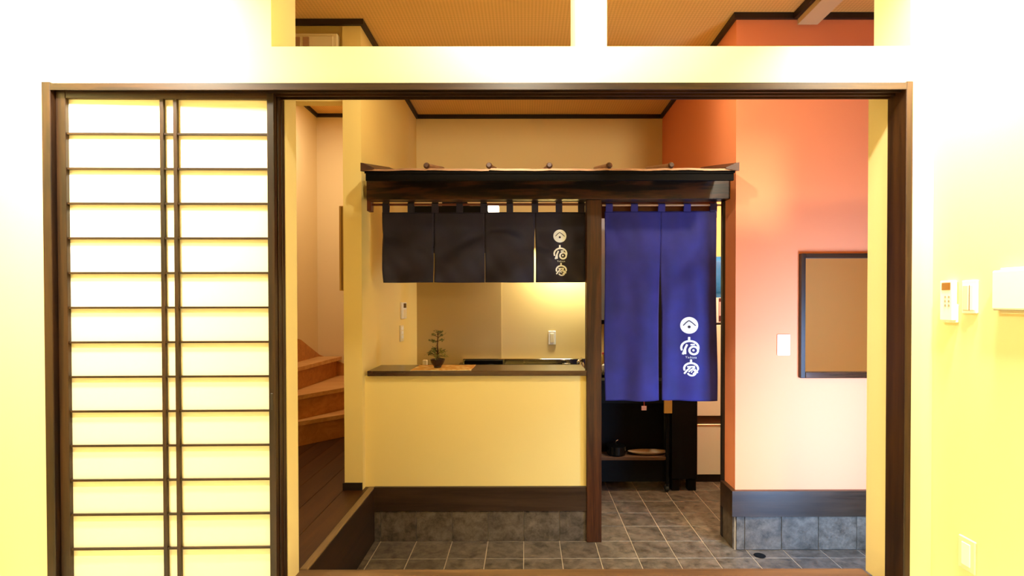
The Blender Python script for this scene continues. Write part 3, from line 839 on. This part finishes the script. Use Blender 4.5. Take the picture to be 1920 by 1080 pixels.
bx, by = PX(820.5, 3.47, 680), 3.47
bo = thing('bonsai', 'small bonsai tree in a dark pot on the orange placemat', 'bonsai', (bx, by, CT + 0.003))
pz = CT + 0.0035
pr = 0.048
o = obj('pot', MB().lathe([(0.022, pz), (0.025, pz + 0.006), (0.024, pz + 0.010), (0.036, pz + 0.022), (0.044, pz + 0.040), (pr, pz + 0.056), (pr - 0.004, pz + 0.057), (0.041, pz + 0.048)], bx, by, 28), 'pot', bo); auto_smooth(o, 40)
o = obj('soil', MB().lathe([(0.0415, pz + 0.047), (0.032, pz + 0.053), (0.012, pz + 0.057)], bx, by, 18), 'soil', bo); auto_smooth(o)
tp = [(bx, by, pz + 0.05), (bx - 0.001, by, pz + 0.075), (bx + 0.001, by, pz + 0.11), (bx - 0.001, by, pz + 0.145), (bx + 0.001, by, pz + 0.175), (bx + 0.003, by, pz + 0.205), (bx + 0.006, by, pz + 0.225)]
o = obj('trunk', MB().tube(tp, [0.0075, 0.0065, 0.0052, 0.0046, 0.0038, 0.0028, 0.0014], 8), 'bark', bo, smooth=True)
tips = []
def branch(z, dx, dy, dz, r=0.0024):
    a = Vector((bx, by, z)); b2 = a + Vector((dx * 0.5, dy * 0.5, dz * 0.7)); c = a + Vector((dx, dy, dz))
    obj('branch', MB().tube([a, b2, c], [r, r * 0.75, r * 0.35], 6), 'bark', bo, smooth=True)
    tips.append((b2, c))
for z, dx, dy, dz in [(pz + 0.172, -0.048, 0.004, 0.002), (pz + 0.170, 0.032, 0.01, 0.010), (pz + 0.19, 0.036, -0.012, 0.022), (pz + 0.198, -0.030, -0.01, 0.016), (pz + 0.21, 0.02, 0.02, 0.018), (pz + 0.215, 0.005, -0.014, 0.018), (pz + 0.168, -0.02, -0.03, 0.004)]:
    branch(z, dx, dy, dz)
low = []
for z, dx, dy, dz in [(pz + 0.07, -0.052, 0.0, 0.022), (pz + 0.075, 0.056, 0.004, -0.002), (pz + 0.085, 0.032, -0.03, 0.020), (pz + 0.085, -0.030, -0.03, 0.026), (pz + 0.09, -0.026, 0.032, 0.03), (pz + 0.09, 0.034, 0.03, 0.014), (pz + 0.07, 0.008, -0.05, 0.006)]:
    branch(z, dx, dy, dz)
def leafmesh(mb, p, L, wd):
    d = Vector((random.uniform(-1, 1), random.uniform(-1, 1), random.uniform(-0.35, 0.5))).normalized()
    s = d.cross(Vector((random.uniform(-.3, .3), random.uniform(-.3, .3), 1))).normalized(); nn = s.cross(d)
    mb.add([p, p + d * L * 0.4 + s * wd + nn * 0.001, p + d * L, p + d * L * 0.4 - s * wd + nn * 0.001, p + d * L * 0.45 - nn * 0.0012], [(0, 1, 4), (1, 2, 4), (2, 3, 4), (3, 0, 4)])
for gi, (b2, c) in enumerate(tips):
    mb = MB(); up = gi < 7
    cnt = 30 if up else 42
    for k in range(cnt):
        u = random.random() ** 0.7
        p = b2.lerp(c, u * 1.08) + Vector((random.gauss(0, 0.007), random.gauss(0, 0.007), random.gauss(0.002, 0.004 if up else 0.006)))
        leafmesh(mb, p, random.uniform(0.011, 0.017) * (1 if up else 1.35), random.uniform(0.003, 0.0048) * (1 if up else 1.35))
    o = obj('leaf_spray', mb, 'leaf_light' if gi in (8, 9) else 'leaf', bo); o['kind'] = 'stuff'

# ------------------------------------------------------------------ fittings on the stub wall (face x = SX1, facing +x)
def on_stub(y0, y1, z0, z1, d, d0=0.0, bev=0.002): return MB().bbox(SX1 + d0, SX1 + d, y0, y1, z0, z1, bev)
def ys(px): return SX1 * F / (px - 985)
t = thing('water_heater_remote', 'cream wall remote with dark display above the switch, left over the counter', 'remote control', (SX1, 4.33, 1.10))
obj('body', on_stub(ys(750.3), ys(757.5), PZ(597.5, 4.35), PZ(566.5, 4.35), 0.022, 0.0, 0.004), 'white_plastic', t)
obj('display', on_stub(ys(751.5), ys(756.5), PZ(577, 4.35), PZ(568.5, 4.35), 0.0235, 0.021, 0.0005), 'dark_screen', t)
obj('flap', on_stub(ys(751), ys(757), PZ(595, 4.35), PZ(580, 4.35), 0.0245, 0.021, 0.001), 'cream_plastic', t)
t = thing('wall_switch', 'narrow cream switch plate below the remote, left over the counter', 'switch', (SX1, 4.33, 0.91))
obj('plate', on_stub(ys(748.5), ys(754.5), PZ(639.5, 4.35), PZ(609.5, 4.35), 0.010, 0.0, 0.002), 'cream_plastic', t)
for k in range(3):
    obj('rocker', on_stub(ys(749.8), ys(753.5), PZ(634.5 - k * 8, 4.35), PZ(628.5 - k * 8, 4.35), 0.013, 0.009, 0.001), 'white_plastic', t)
t = thing('picture_frame', 'slim light wooden frame seen edge-on beside the staircase', 'picture frame', (SX0, 3.5, 1.5))
obj('frame', MB().bbox(PX(636, 3.40, 465), SX0, 3.40, 3.78, PZ(545, 3.4, 640), PZ(386, 3.4, 640), 0.002), 'frame_wood', t)
obj('picture', MB().box(PX(636, 3.40, 465) - 0.0015, PX(636, 3.40, 465) + 0.001, 3.43, 3.75, PZ(545, 3.4, 640) + 0.03, PZ(386, 3.4, 640) - 0.03), 'white_card', t)
obj('back_edge', MB().box(PX(640.5, 3.40, 465), PX(641.5, 3.40, 465), 3.3985, 3.401, PZ(543, 3.4, 640), PZ(388, 3.4, 640)), 'bark', t)

# breaker box on the hanging wall
y = SY + 0.04
bxr, bzt = PX(638.5, y, 78), PZ(70, y, 600)
t = thing('breaker_box', 'cream box high on the wall, seen through the left upper opening', 'breaker box', (bxr - 0.17, y, bzt - 0.16))
obj('case', MB().bbox(bxr - 0.34, bxr, y - 0.055, y, bzt - 0.30, bzt, 0.006), 'cream_plastic', t)
obj('cover', MB().bbox(bxr - 0.315, bxr - 0.025, y - 0.062, y - 0.054, bzt - 0.27, bzt - 0.02, 0.004), 'cream_plastic', t)
for k in range(2):
    obj('breaker', MB().bbox(bxr - 0.262 + k * 0.055, bxr - 0.225 + k * 0.055, y - 0.068, y - 0.061, bzt - 0.085, bzt - 0.030, 0.001), 'rod', t)

# ------------------------------------------------------------------ staircase
PV = Vector((-2.0, 4.15))
def ray(a):
    d = Vector((math.cos(D2R(a)), math.sin(D2R(a)))); t = 9
    if d.x > 1e-6: t = min(t, (SX0 - 0.004 - PV.x) / d.x)
    if d.x < -1e-6: t = min(t, (-2.166 - PV.x) / d.x)
    if d.y > 1e-6: t = min(t, (5.583 - PV.y) / d.y)
    return PV + d * t
angs = [47.5, 61, 88, 132]
sc = thing('staircase', 'light brown wooden winder staircase behind the cream wall end', 'staircase', (-1.7, 4.8, 0))
corner_at = [(math.degrees(math.atan2(5.583 - PV.y, SX0 - 0.004 - PV.x)), Vector((SX0 - 0.004, 5.583))), (math.degrees(math.atan2(5.583 - PV.y, -2.166 - PV.x)), Vector((-2.166, 5.583)))]
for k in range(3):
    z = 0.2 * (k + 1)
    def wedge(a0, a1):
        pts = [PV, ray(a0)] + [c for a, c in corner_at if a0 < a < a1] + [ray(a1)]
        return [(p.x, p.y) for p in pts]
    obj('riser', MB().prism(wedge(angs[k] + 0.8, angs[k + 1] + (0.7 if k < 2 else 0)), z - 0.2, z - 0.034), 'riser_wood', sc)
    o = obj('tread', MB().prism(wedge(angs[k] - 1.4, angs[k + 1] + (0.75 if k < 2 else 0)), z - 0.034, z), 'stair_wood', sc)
# skirting boards running up beside the steps
zA, zB = PZ(665, 5.585, 595), PZ(684, 5.585, 648)
mb = MB(); xa, xb = -2.17, SX0
ext = zB + (zB - zA) / (PX(648, 5.585) - PX(595, 5.585)) * (xb - PX(648, 5.585))
pts = [(xa, 0.2), (xb, 0.2), (xb, ext), (xa, zA + 0.005)]
mb.add([(x, 5.585, z) for x, z in pts] + [(x, 5.6, z) for x, z in pts], [(0, 1, 2, 3), (7, 6, 5, 4), (0, 4, 5, 1), (1, 5, 6, 2), (2, 6, 7, 3), (3, 7, 4, 0)])
struct('baseboard_stair_back', mb, 'riser_wood', 'brown skirting board along the back of the staircase')
zC = PZ(637, 2.17 * F / 424, 561)
mb = MB(); pts = [(4.3, 0.5), (5.585, 0.5), (5.585, zA + 0.005), (2.17 * F / 424, zC), (4.3, zC + 0.16)]
n = 5
mb.add([(-2.17, y, z) for y, z in pts] + [(-2.155, y, z) for y, z in pts], [(0, 1, 2, 3, 4), (9, 8, 7, 6, 5)] + [(i, (i + 1) % n, n + (i + 1) % n, n + i) for i in range(n)])
struct('baseboard_stair_left', mb, 'riser_wood', 'brown skirting board rising along the left of the staircase')

# ------------------------------------------------------------------ orange wall: base, switch, mirror
ob_t, ob_b = PZ(920, OY - 0.02, 1500), PZ(968, OY - 0.02, 1500)
o = struct('baseboard_orange', MB().bbox(OX - 0.028, 3.0, OY - 0.028, OY, ob_b, ob_t, 0.001).box(OX - 0.028, OX, OY, 3.42, ob_b, ob_t), 'baseboard_wood', 'grey-brown wooden baseboard of the orange wall')
fo = struct('trim_11', MB().box(OX - 0.004, 3.0, OY - 0.006, OY, DZ, ob_b).box(OX - 0.006, OX, OY, 3.42, DZ, ob_b), 'grout', 'slate tile foot under the orange wall')
WL[fo.name] = Vector((0, 0, 0))
fx = [PX(p, OY - 0.012, 1000) for p in (1380, 1396, 1465, 1534, 1606, 1674, 1742, 1811)]
for a, b2 in zip(fx[:-1], fx[1:]):
    obj('tile', MB().bbox(a + 0.0014, b2 - 0.0014, OY - 0.014, OY - 0.003, DZ + 0.003, ob_b - 0.001, 0.001), 'tile', fo)
obj('tile', MB().bbox(OX - 0.012, OX - 0.003, OY + 0.002, 3.42, DZ + 0.003, ob_b - 0.001, 0.001), 'tile', fo)
t = thing('light_switch', 'white light switch on the orange wall, left of the mirror', 'switch', (PX(1468, OY), OY, 0.9))
obj('plate', MB().bbox(PX(1457, OY), PX(1481, OY), OY - 0.009, OY, PZ(666, OY, 1468), PZ(627, OY, 1468), 0.003), 'white_plastic', t)
obj('rocker', MB().bbox(PX(1462, OY), PX(1476, OY), OY - 0.013, OY - 0.008, PZ(660, OY, 1468), PZ(633, OY, 1468), 0.002), 'white_plastic', t)
mx0, mz1, mz0 = PX(1502, OY - 0.03, 590), PZ(475, OY - 0.03, 1560), PZ(709, OY - 0.03, 1560)
mx1 = mx0 + 0.62; fw = 0.028
t = thing('wall_mirror', 'large mirror in a dark wooden frame on the orange wall', 'mirror', ((mx0 + mx1) / 2, OY, mz0))
obj('frame_side', MB().bbox(mx0, mx0 + fw, OY - 0.030, OY, mz0, mz1, 0.002), 'dark_wood_z', t)
obj('frame_side', MB().bbox(mx1 - fw, mx1, OY - 0.030, OY, mz0, mz1, 0.002), 'dark_wood_z', t)
obj('frame_top', MB().bbox(mx0 + fw, mx1 - fw, OY - 0.030, OY, mz1 - fw, mz1, 0.002), 'dark_wood_x', t)
obj('frame_bottom', MB().bbox(mx0 + fw, mx1 - fw, OY - 0.034, OY, mz0, mz0 + 0.036, 0.002), 'counter_wood', t)
obj('mirror_glass', MB().box(mx0 + fw, mx1 - fw, OY - 0.010, OY - 0.006, mz0 + 0.036, mz1 - fw), 'mirror', t)
struct('trim_12', MB().bbox(OX - 0.016, OX + 0.06, 3.42, 3.455, DZ, 1.86, 0.002), 'trim_dark', 'black door casing behind the orange wall end')

# ------------------------------------------------------------------ kitchen along the far wall
KZ = 0.585
kc = thing('kitchen_unit', 'steel topped kitchen unit along the far wall, seen over the counter', 'kitchen unit', (-0.1, 4.7, DZ))
obj('worktop', MB().bbox(-0.98, 0.90, 4.40, YF - 0.004, KZ - 0.03, KZ, 0.003), 'black_gloss', kc)
ut = PZ(672.5, YF - 0.03, 980)
obj('upstand', MB().bbox(-0.58, 0.90, YF - 0.045, YF - 0.004, KZ, ut, 0.003), 'polished', kc)
obj('base_cabinet', MB().box(-0.98, 0.88, 4.46, YF - 0.004, DZ + 0.08, KZ - 0.03), 'black', kc)
for k in range(4):
    d = obj('cabinet_door', MB().bbox(-0.97 + k * 0.463, -0.97 + k * 0.463 + 0.455, 4.44, 4.46, DZ + 0.09, KZ - 0.05, 0.002), 'black_gloss', kc)
    obj('handle', MB().bbox(-0.80 + k * 0.463, -0.68 + k * 0.463, 4.425, 4.44, KZ - 0.09, KZ - 0.078, 0.002), 'steel', d)
obj('sink_rim', MB().box(-0.02, 0.44, 4.52, 4.535, KZ, KZ + 0.006).box(-0.02, 0.44, 4.865, 4.88, KZ, KZ + 0.006).box(-0.02, -0.005, 4.535, 4.865, KZ, KZ + 0.006).box(0.425, 0.44, 4.535, 4.865, KZ, KZ + 0.006), 'chrome', kc)
gs = thing('gas_stove', 'black glass gas stove on the kitchen unit, behind the bonsai', 'stove', (-0.37, 4.7, KZ))
obj('body', MB().bbox(PX(862, 4.9, 680), PX(945, 4.9, 680), 4.45, YF - 0.05, KZ, KZ + 0.022, 0.003), 'black_gloss', gs)
obj('vent', MB().bbox(PX(872, 4.93, 678), PX(943, 4.93, 678), 4.86, YF - 0.05, KZ + 0.022, ut - 0.006, 0.002), 'black', gs)
for x in (-0.52, -0.30):
    o = obj('burner', MB().lathe([(0.05, KZ + 0.022), (0.05, KZ + 0.032), (0.03, KZ + 0.036)], x, 4.66, 18), 'black', gs); auto_smooth(o)
fa = thing('faucet', 'chrome kitchen faucet beside the post, at the right end of the sink', 'faucet', (0.50, 4.86, KZ))
fxx = PX(1091, 4.86, 676)
o = obj('spout', MB().tube([(fxx, 4.86, KZ + 0.004), (fxx, 4.86, KZ + 0.05), (fxx - 0.006, 4.84, KZ + 0.064), (fxx - 0.035, 4.76, KZ + 0.060), (fxx - 0.05, 4.72, KZ + 0.045)], 0.012, 10), 'chrome', fa, smooth=True)
o = obj('base', MB().lathe([(0.026, KZ + 0.0008), (0.026, KZ + 0.008), (0.016, KZ + 0.03)], fxx, 4.86, 16), 'chrome', fa); auto_smooth(o)
obj('lever', MB().tube([(fxx, 4.86, KZ + 0.06), (fxx + 0.03, 4.80, KZ + 0.072)], 0.006, 8), 'chrome', fa, smooth=True)
tag(obj('soap_dish', MB().lathe([(0.02, KZ), (0.035, KZ + 0.012), (0.037, KZ + 0.028), (0.033, KZ + 0.028), (0.018, KZ + 0.01)], PX(1062, 4.8, 680), 4.8, 18), 'steel', base=(PX(1062, 4.8), 4.8, KZ)), 'small shiny steel bowl beside the faucet', 'bowl')
tag(obj('spice_tin', MB().bbox(PX(793, 4.6, 678), PX(801, 4.6, 678), 4.58, 4.62, KZ, PZ(675, 4.6, 797), 0.003), 'cream_plastic', base=(PX(797, 4.6), 4.6, KZ)), 'little cream box on the kitchen unit, left of the bonsai pot', 'tin')
wp = struct('trim_13', MB().box(SX1, PX(940, YF, 590), YF - 0.006, YF, KZ, 1.9), 'shade_panel', 'dull tan panel imitating the shaded wall behind the stove')  # added panel whose right edge imitates a shadow edge on the wall
t = thing('wall_outlet', 'white outlet on the lit kitchen wall, above the sink', 'outlet', (PX(1035, YF), YF, 0.83))
obj('plate', MB().bbox(PX(1028, YF), PX(1042, YF), YF - 0.010, YF, PZ(646, YF, 1035), PZ(620.5, YF, 1035), 0.003), 'white_plastic', t)
obj('socket', MB().bbox(PX(1031.5, YF), PX(1038.5, YF), YF - 0.013, YF - 0.009, PZ(642, YF, 1035), PZ(625, YF, 1035), 0.002), 'cream_plastic', t)
# range hood over the stove, mostly hidden by the short curtain
hx0, hx1 = PX(765, 4.55, 388), PX(914, 4.55, 388)
hd = thing('range_hood', 'black range hood behind the top of the short curtain', 'range hood', ((hx0 + hx1) / 2, 4.75, 1.6))
obj('canopy_box', MB().extr([(4.50, 1.62), (YF, 1.62), (YF, 2.02), (4.78, 2.02), (4.50, 1.70)], hx0, hx1), 'black', hd)
obj('duct', MB().box(hx0 + 0.25, hx1 - 0.2, 4.80, YF, 2.02, 2.06), 'black', hd)
# sink lamp
lx0, lx1 = 0.17, 0.52
sl = thing('sink_lamp', 'slim lamp on the kitchen wall above the sink, hidden by the short curtain', 'lamp', (0.34, 4.95, 1.69))
obj('housing', MB().bbox(lx0, lx1, 4.84, YF, 1.668, 1.71, 0.003), 'white_plastic', sl)
# hanging spot lamp whose lit face shows between the curtain loops
sx, sz = PX(925, 4.3, 392), PZ(391, 4.3, 925)
sp = thing('spot_lamp', 'small lit lamp showing between the loops of the short curtain', 'lamp', (sx, 4.3, sz))
obj('bulb_cover', MB().bbox(sx - 0.042, sx + 0.042, 4.28, 4.40, sz - 0.030, sz + 0.034, 0.006), 'glow', sp)
obj('arm', MB().box(sx - 0.10, sx - 0.042, 4.33, 4.35, sz - 0.01, sz + 0.01).box(sx - 0.10, sx - 0.08, 4.33, 4.52, sz - 0.01, sz + 0.01), 'black', sp)
# wall cabinet right of the post
t = thing('wall_cabinet', 'blue-grey wall cabinet showing as a sliver right of the post', 'cabinet', (0.80, 4.8, 1.0))
wz0 = PZ(600, 4.65, 1131); wz1 = PZ(398, 4.65, 1131)
obj('body', MB().box(PX(1124, 4.65), PX(1124, 4.65) + 0.36, 4.66, YF, wz0, wz1), 'grey_cabinet', t)
obj('door', MB().bbox(PX(1124, 4.65), PX(1124, 4.65) + 0.36, 4.64, 4.66, wz0, wz1, 0.002), 'grey_cabinet', t)
obj('dark_edge', MB().box(PX(1124, 4.65), PX(1124, 4.65) + 0.36, 4.635, YF, wz0 - 0.035, wz0), 'black', t)
# bottles at the right end of the unit
for k, (dx, h, col, lab) in enumerate([(1131.5, 0.14, 'tan', 'brown seasoning bottle behind the post, on the kitchen unit'), (1134, 0.07, 'white_card', 'short white jar in front of the brown bottle, behind the post')]):
    yb_ = 4.66 - k * 0.14; xx = PX(dx, yb_, 700)
    t = thing('seasoning_bottle' if k == 0 else 'seasoning_jar', lab, 'bottle' if k == 0 else 'jar', (xx, yb_, KZ))
    o = obj('body', MB().lathe([(0.022, KZ), (0.024, KZ + 0.01), (0.024, KZ + h * 0.65), (0.012, KZ + h * 0.8), (0.012, KZ + h * 0.9)], xx, yb_, 14), col, t); auto_smooth(o)
    o = obj('lid', MB().lathe([(0.014, KZ + h * 0.88), (0.014, KZ + h), (0.012, KZ + h)], xx, yb_, 14), 'red_plastic', t); auto_smooth(o)

# black kitchen rack seen under the long curtain
ry_ = 4.22
rk = thing('kitchen_rack', 'black kitchen rack on casters under the long indigo curtain', 'rack', (0.9, 4.35, DZ))
kx0, kx1 = PX(1118, ry_, 850), PX(1254, ry_, 850)
zs = PZ(857, ry_, 1190)
obj('shelf', MB().bbox(kx0, kx1, ry_, 4.375, zs - 0.026, zs, 0.002), 'bark', rk)
obj('top_shelf', MB().bbox(kx0, kx1, ry_, 4.375, 0.52, 0.545, 0.002), 'black', rk)
obj('back_panel', MB().box(kx0, kx1, 4.375, 4.385, DZ + 0.06, 0.52).box(PX(1150, 4.39), kx1, 4.375, 4.385, 0.52, 1.64), 'black', rk)
obj('drawer', MB().bbox(kx0, kx1, ry_ + 0.01, 4.375, PZ(757, ry_, 1190), 0.52, 0.002), 'black', rk)
obj('lower_panel', MB().bbox(kx0, kx1, ry_ + 0.02, 4.375, DZ + 0.08, zs - 0.026, 0.002), 'black', rk)
for x in (kx0 + 0.012, kx1 - 0.012):
    obj('post', MB().bbox(x - 0.012, x + 0.012, ry_ - 0.004, ry_ + 0.02, DZ + 0.06, 0.54, 0.002), 'black', rk)
    c = obj('caster', MB().tube([(x - 0.012, ry_ + 0.02, DZ + 0.028), (x + 0.012, ry_ + 0.02, DZ + 0.028)], 0.026, 14), 'rubber', rk); auto_smooth(c, 50)
    obj('axle', MB().tube([(x - 0.014, ry_ + 0.008, DZ + 0.062), (x + 0.014, ry_ + 0.008, DZ + 0.062)], 0.006, 8), 'chrome', c)
zt_ = zs
tx, tw = PX(1218, 4.25, 855), 0.165
tr = MB(); vs = []; fs = []
n = 24
o = obj('serving_tray', MB().lathe([(0.09, zs + 0.001), (0.13, zs + 0.010), (tw, zs + 0.026), (tw - 0.006, zs + 0.027), (0.125, zs + 0.014), (0.088, zs + 0.006)], tx, 4.25 + 0.10, 32), 'tray', base=(tx, 4.35, zs)); auto_smooth(o, 60)
o.scale = (1, 0.36, 1); o.location = (tx, 4.30, zs + 0.0005)
tag(o, 'shallow grey-brown oval tray on the low rack shelf', 'tray')
px_ = PX(1156, 4.28, 840)
t = thing('cooking_pot', 'black pot with a thin lid handle on the low rack shelf', 'pot', (px_, 4.33, zs))
o = obj('body', MB().lathe([(0.065, zs + 0.001), (0.075, zs + 0.01), (0.080, zs + 0.075), (0.076, zs + 0.078), (0.03, zs + 0.088)], px_, 4.293, 24), 'black_gloss', t); auto_smooth(o)
o = obj('lid_knob', MB().tube([(px_, 4.32, zs + 0.086), (px_ + 0.006, 4.32, zs + 0.105), (px_ + 0.02, 4.32, zs + 0.112)], 0.004, 8), 'steel', t, smooth=True)
hx = PX(1208, ry_ - 0.01, 765)
t = thing('red_tag', 'small red and white tag hanging on the black rack drawer', 'tag', (hx, ry_, 0.27))
obj('cord', MB().tube([(hx - 0.002, ry_ - 0.006, PZ(750, ry_, 1208)), (hx, ry_ - 0.006, PZ(762, ry_, 1208))], 0.003, 6), 'red_plastic', t)
obj('label_card', MB().bbox(hx - 0.022, hx + 0.018, ry_ - 0.010, ry_ - 0.004, PZ(769, ry_, 1208), PZ(761, ry_, 1208), 0.001), 'pink', t)
# tall black bin beside the rack
qx0, qx1 = PX(1258, 4.24, 850), PX(1308, 4.24, 850)
t = thing('bin_cabinet', 'tall black cabinet between the rack and the fridge', 'cabinet', ((qx0 + qx1) / 2, 4.4, DZ))
obj('body', MB().bbox(qx0, qx1, 4.26, 4.70, DZ + 0.09, 0.55, 0.004), 'black', t)
obj('door', MB().bbox(qx0 + 0.004, qx1 - 0.002, 4.24, 4.26, DZ + 0.10, 0.54, 0.003), 'black', t)
for x in (qx0 + 0.03, qx1 - 0.05):
    obj('foot', MB().bbox(x - 0.02, x + 0.045, 4.26, 4.33, DZ, DZ + 0.09, 0.004), 'black', t)
bxc = PX(1249, 4.26, 765)
tag(obj('tan_box', MB().bbox(bxc - 0.035, bxc + 0.028, 4.185, 4.205, PZ(775, 4.19, 1250), PZ(740, 4.19, 1250), 0.002), 'tan', base=(bxc, 4.195, PZ(775, 4.19))), 'tan card showing below the gap of the long curtain', 'card')

# fridge
fy0 = 4.45
f0, f1 = PX(1303, fy0, 800), 2.15
ftop = PZ(607, fy0, 1350); fsp0, fsp1 = PZ(797, fy0, 1340), PZ(780, fy0, 1340)
fbot = PZ(890, fy0, 1340)
fg = thing('refrigerator', 'champagne coloured fridge in the gap right of the long curtain', 'refrigerator', ((f0 + f1) / 2, 4.7, DZ))
obj('cabinet', MB().bbox(f0, f1, fy0 + 0.045, 4.96, DZ + 0.03, ftop - 0.005, 0.004), 'fridge', fg)
obj('top_cap', MB().bbox(f0, f1, fy0 + 0.02, 4.96, ftop - 0.006, ftop + 0.004, 0.002), 'black', fg)
obj('upper_door', MB().bbox(f0, f1, fy0, fy0 + 0.045, fsp1, ftop - 0.012, 0.005, 2), 'fridge', fg)
d = obj('lower_door', MB().bbox(f0, f1, fy0, fy0 + 0.045, fbot, fsp0, 0.005, 2), 'fridge', fg)
obj('grip_rail', MB().bbox(f0, f1, fy0 - 0.004, fy0 + 0.012, fsp0 - 0.006, fsp0 + 0.008, 0.003), 'chrome', d)
obj('handle_recess', MB().box(f0 + 0.002, f1 - 0.002, fy0 + 0.02, fy0 + 0.045, fsp0, fsp1), 'bark', fg)
obj('plinth', MB().box(f0 + 0.01, f1 - 0.01, fy0 + 0.02, 4.9, DZ, fbot), 'rubber', fg)
# things on the fridge
bz = ftop + 0.004
cb0, cb1 = PX(1343, 4.56, 580), PX(1343, 4.56, 580) + 0.24
t = thing('carton', 'white carton with pink and maroon print on top of the fridge', 'carton', ((cb0 + cb1) / 2, 4.66, bz))
ctop = PZ(558, 4.55, 1350)
obj('box', MB().bbox(cb0 - 0.06, cb1, 4.55, 4.80, bz, ctop, 0.002), 'white_card', t)
obj('print', MB().box(PX(1347.5, 4.55, 580), cb1 - 0.01, 4.546, 4.551, PZ(602, 4.55, 1350), PZ(559, 4.55, 1350)), 'maroon', t)
obj('print_field', MB().box(PX(1348, 4.55, 580), cb1 - 0.012, 4.543, 4.547, PZ(592, 4.55, 1350), PZ(566, 4.55, 1350)), 'pink', t)
bm = bmesh.new(); bmesh.ops.create_cube(bm, size=1); bmesh.ops.subdivide_edges(bm, edges=bm.edges[:], cuts=6, use_grid_fill=True)
btop = PZ(480, 4.55, 1350)
for v in bm.verts:
    p = v.co.copy()
    bul = 1 - 0.25 * (abs(p.z) * 2) ** 3
    v.co = Vector(((cb0 + cb1) / 2 - 0.02 + p.x * 0.32 * bul, 4.67 + p.y * 0.22 * bul, (ctop + btop) / 2 + p.z * (btop - ctop - 0.004)))
    if abs(p.z) < 0.49: v.co += Vector((random.uniform(-1, 1), random.uniform(-1, 1), random.uniform(-1, 1))) * 0.010
bm.verts.index_update(); mb = MB().add([v.co for v in bm.verts], [[v.index for v in f.verts] for f in bm.faces]); bm.free()
o = obj('plastic_bag', mb, 'blue_bag', base=((cb0 + cb1) / 2, 4.67, ctop), smooth=True)
tag(o, 'shiny blue plastic bag on the carton on the fridge', 'bag')

# ceiling lamps of the front room and the kitchen (fittings; front-room downlights are added fill)
for (x, y_, z, lab) in [(0.15, -0.20, 2.75, 'round ceiling lamp in the middle of the front room'), (-1.62, 1.64, 2.75, 'round ceiling lamp near the left wall of the front room'), (1.46, 1.70, 2.75, 'round ceiling lamp near the right wall of the front room'), (-0.05, 1.50, 2.75, 'round ceiling lamp before the upper openings of the front wall'), (-1.70, 1.05, 2.75, 'small unseen fill downlight added near the left wall of the front room'), (1.30, 1.05, 2.75, 'small unseen fill downlight added near the right wall of the front room'), (0.70, 2.98, 2.90, 'small round downlight over the right half of the canopy'), (-0.45, 2.98, 2.90, 'small round downlight over the left half of the canopy'), (1.70, 3.75, 2.62, 'round ceiling lamp above the fridge'), (-1.65, 4.6, 3.12, 'round ceiling lamp over the staircase')]:
    t = thing('ceiling_lamp', lab, 'lamp', (x, y_, z))
    kk, hh = (0.5, 0.22) if 'small' in lab else (1, 1)
    o = obj('base_plate', MB().lathe([(0.11 * kk, z - 0.002), (0.11 * kk, z - 0.03 * hh), (0.09 * kk, z - 0.045 * hh)], x, y_, 24), 'white_plastic', t); auto_smooth(o)
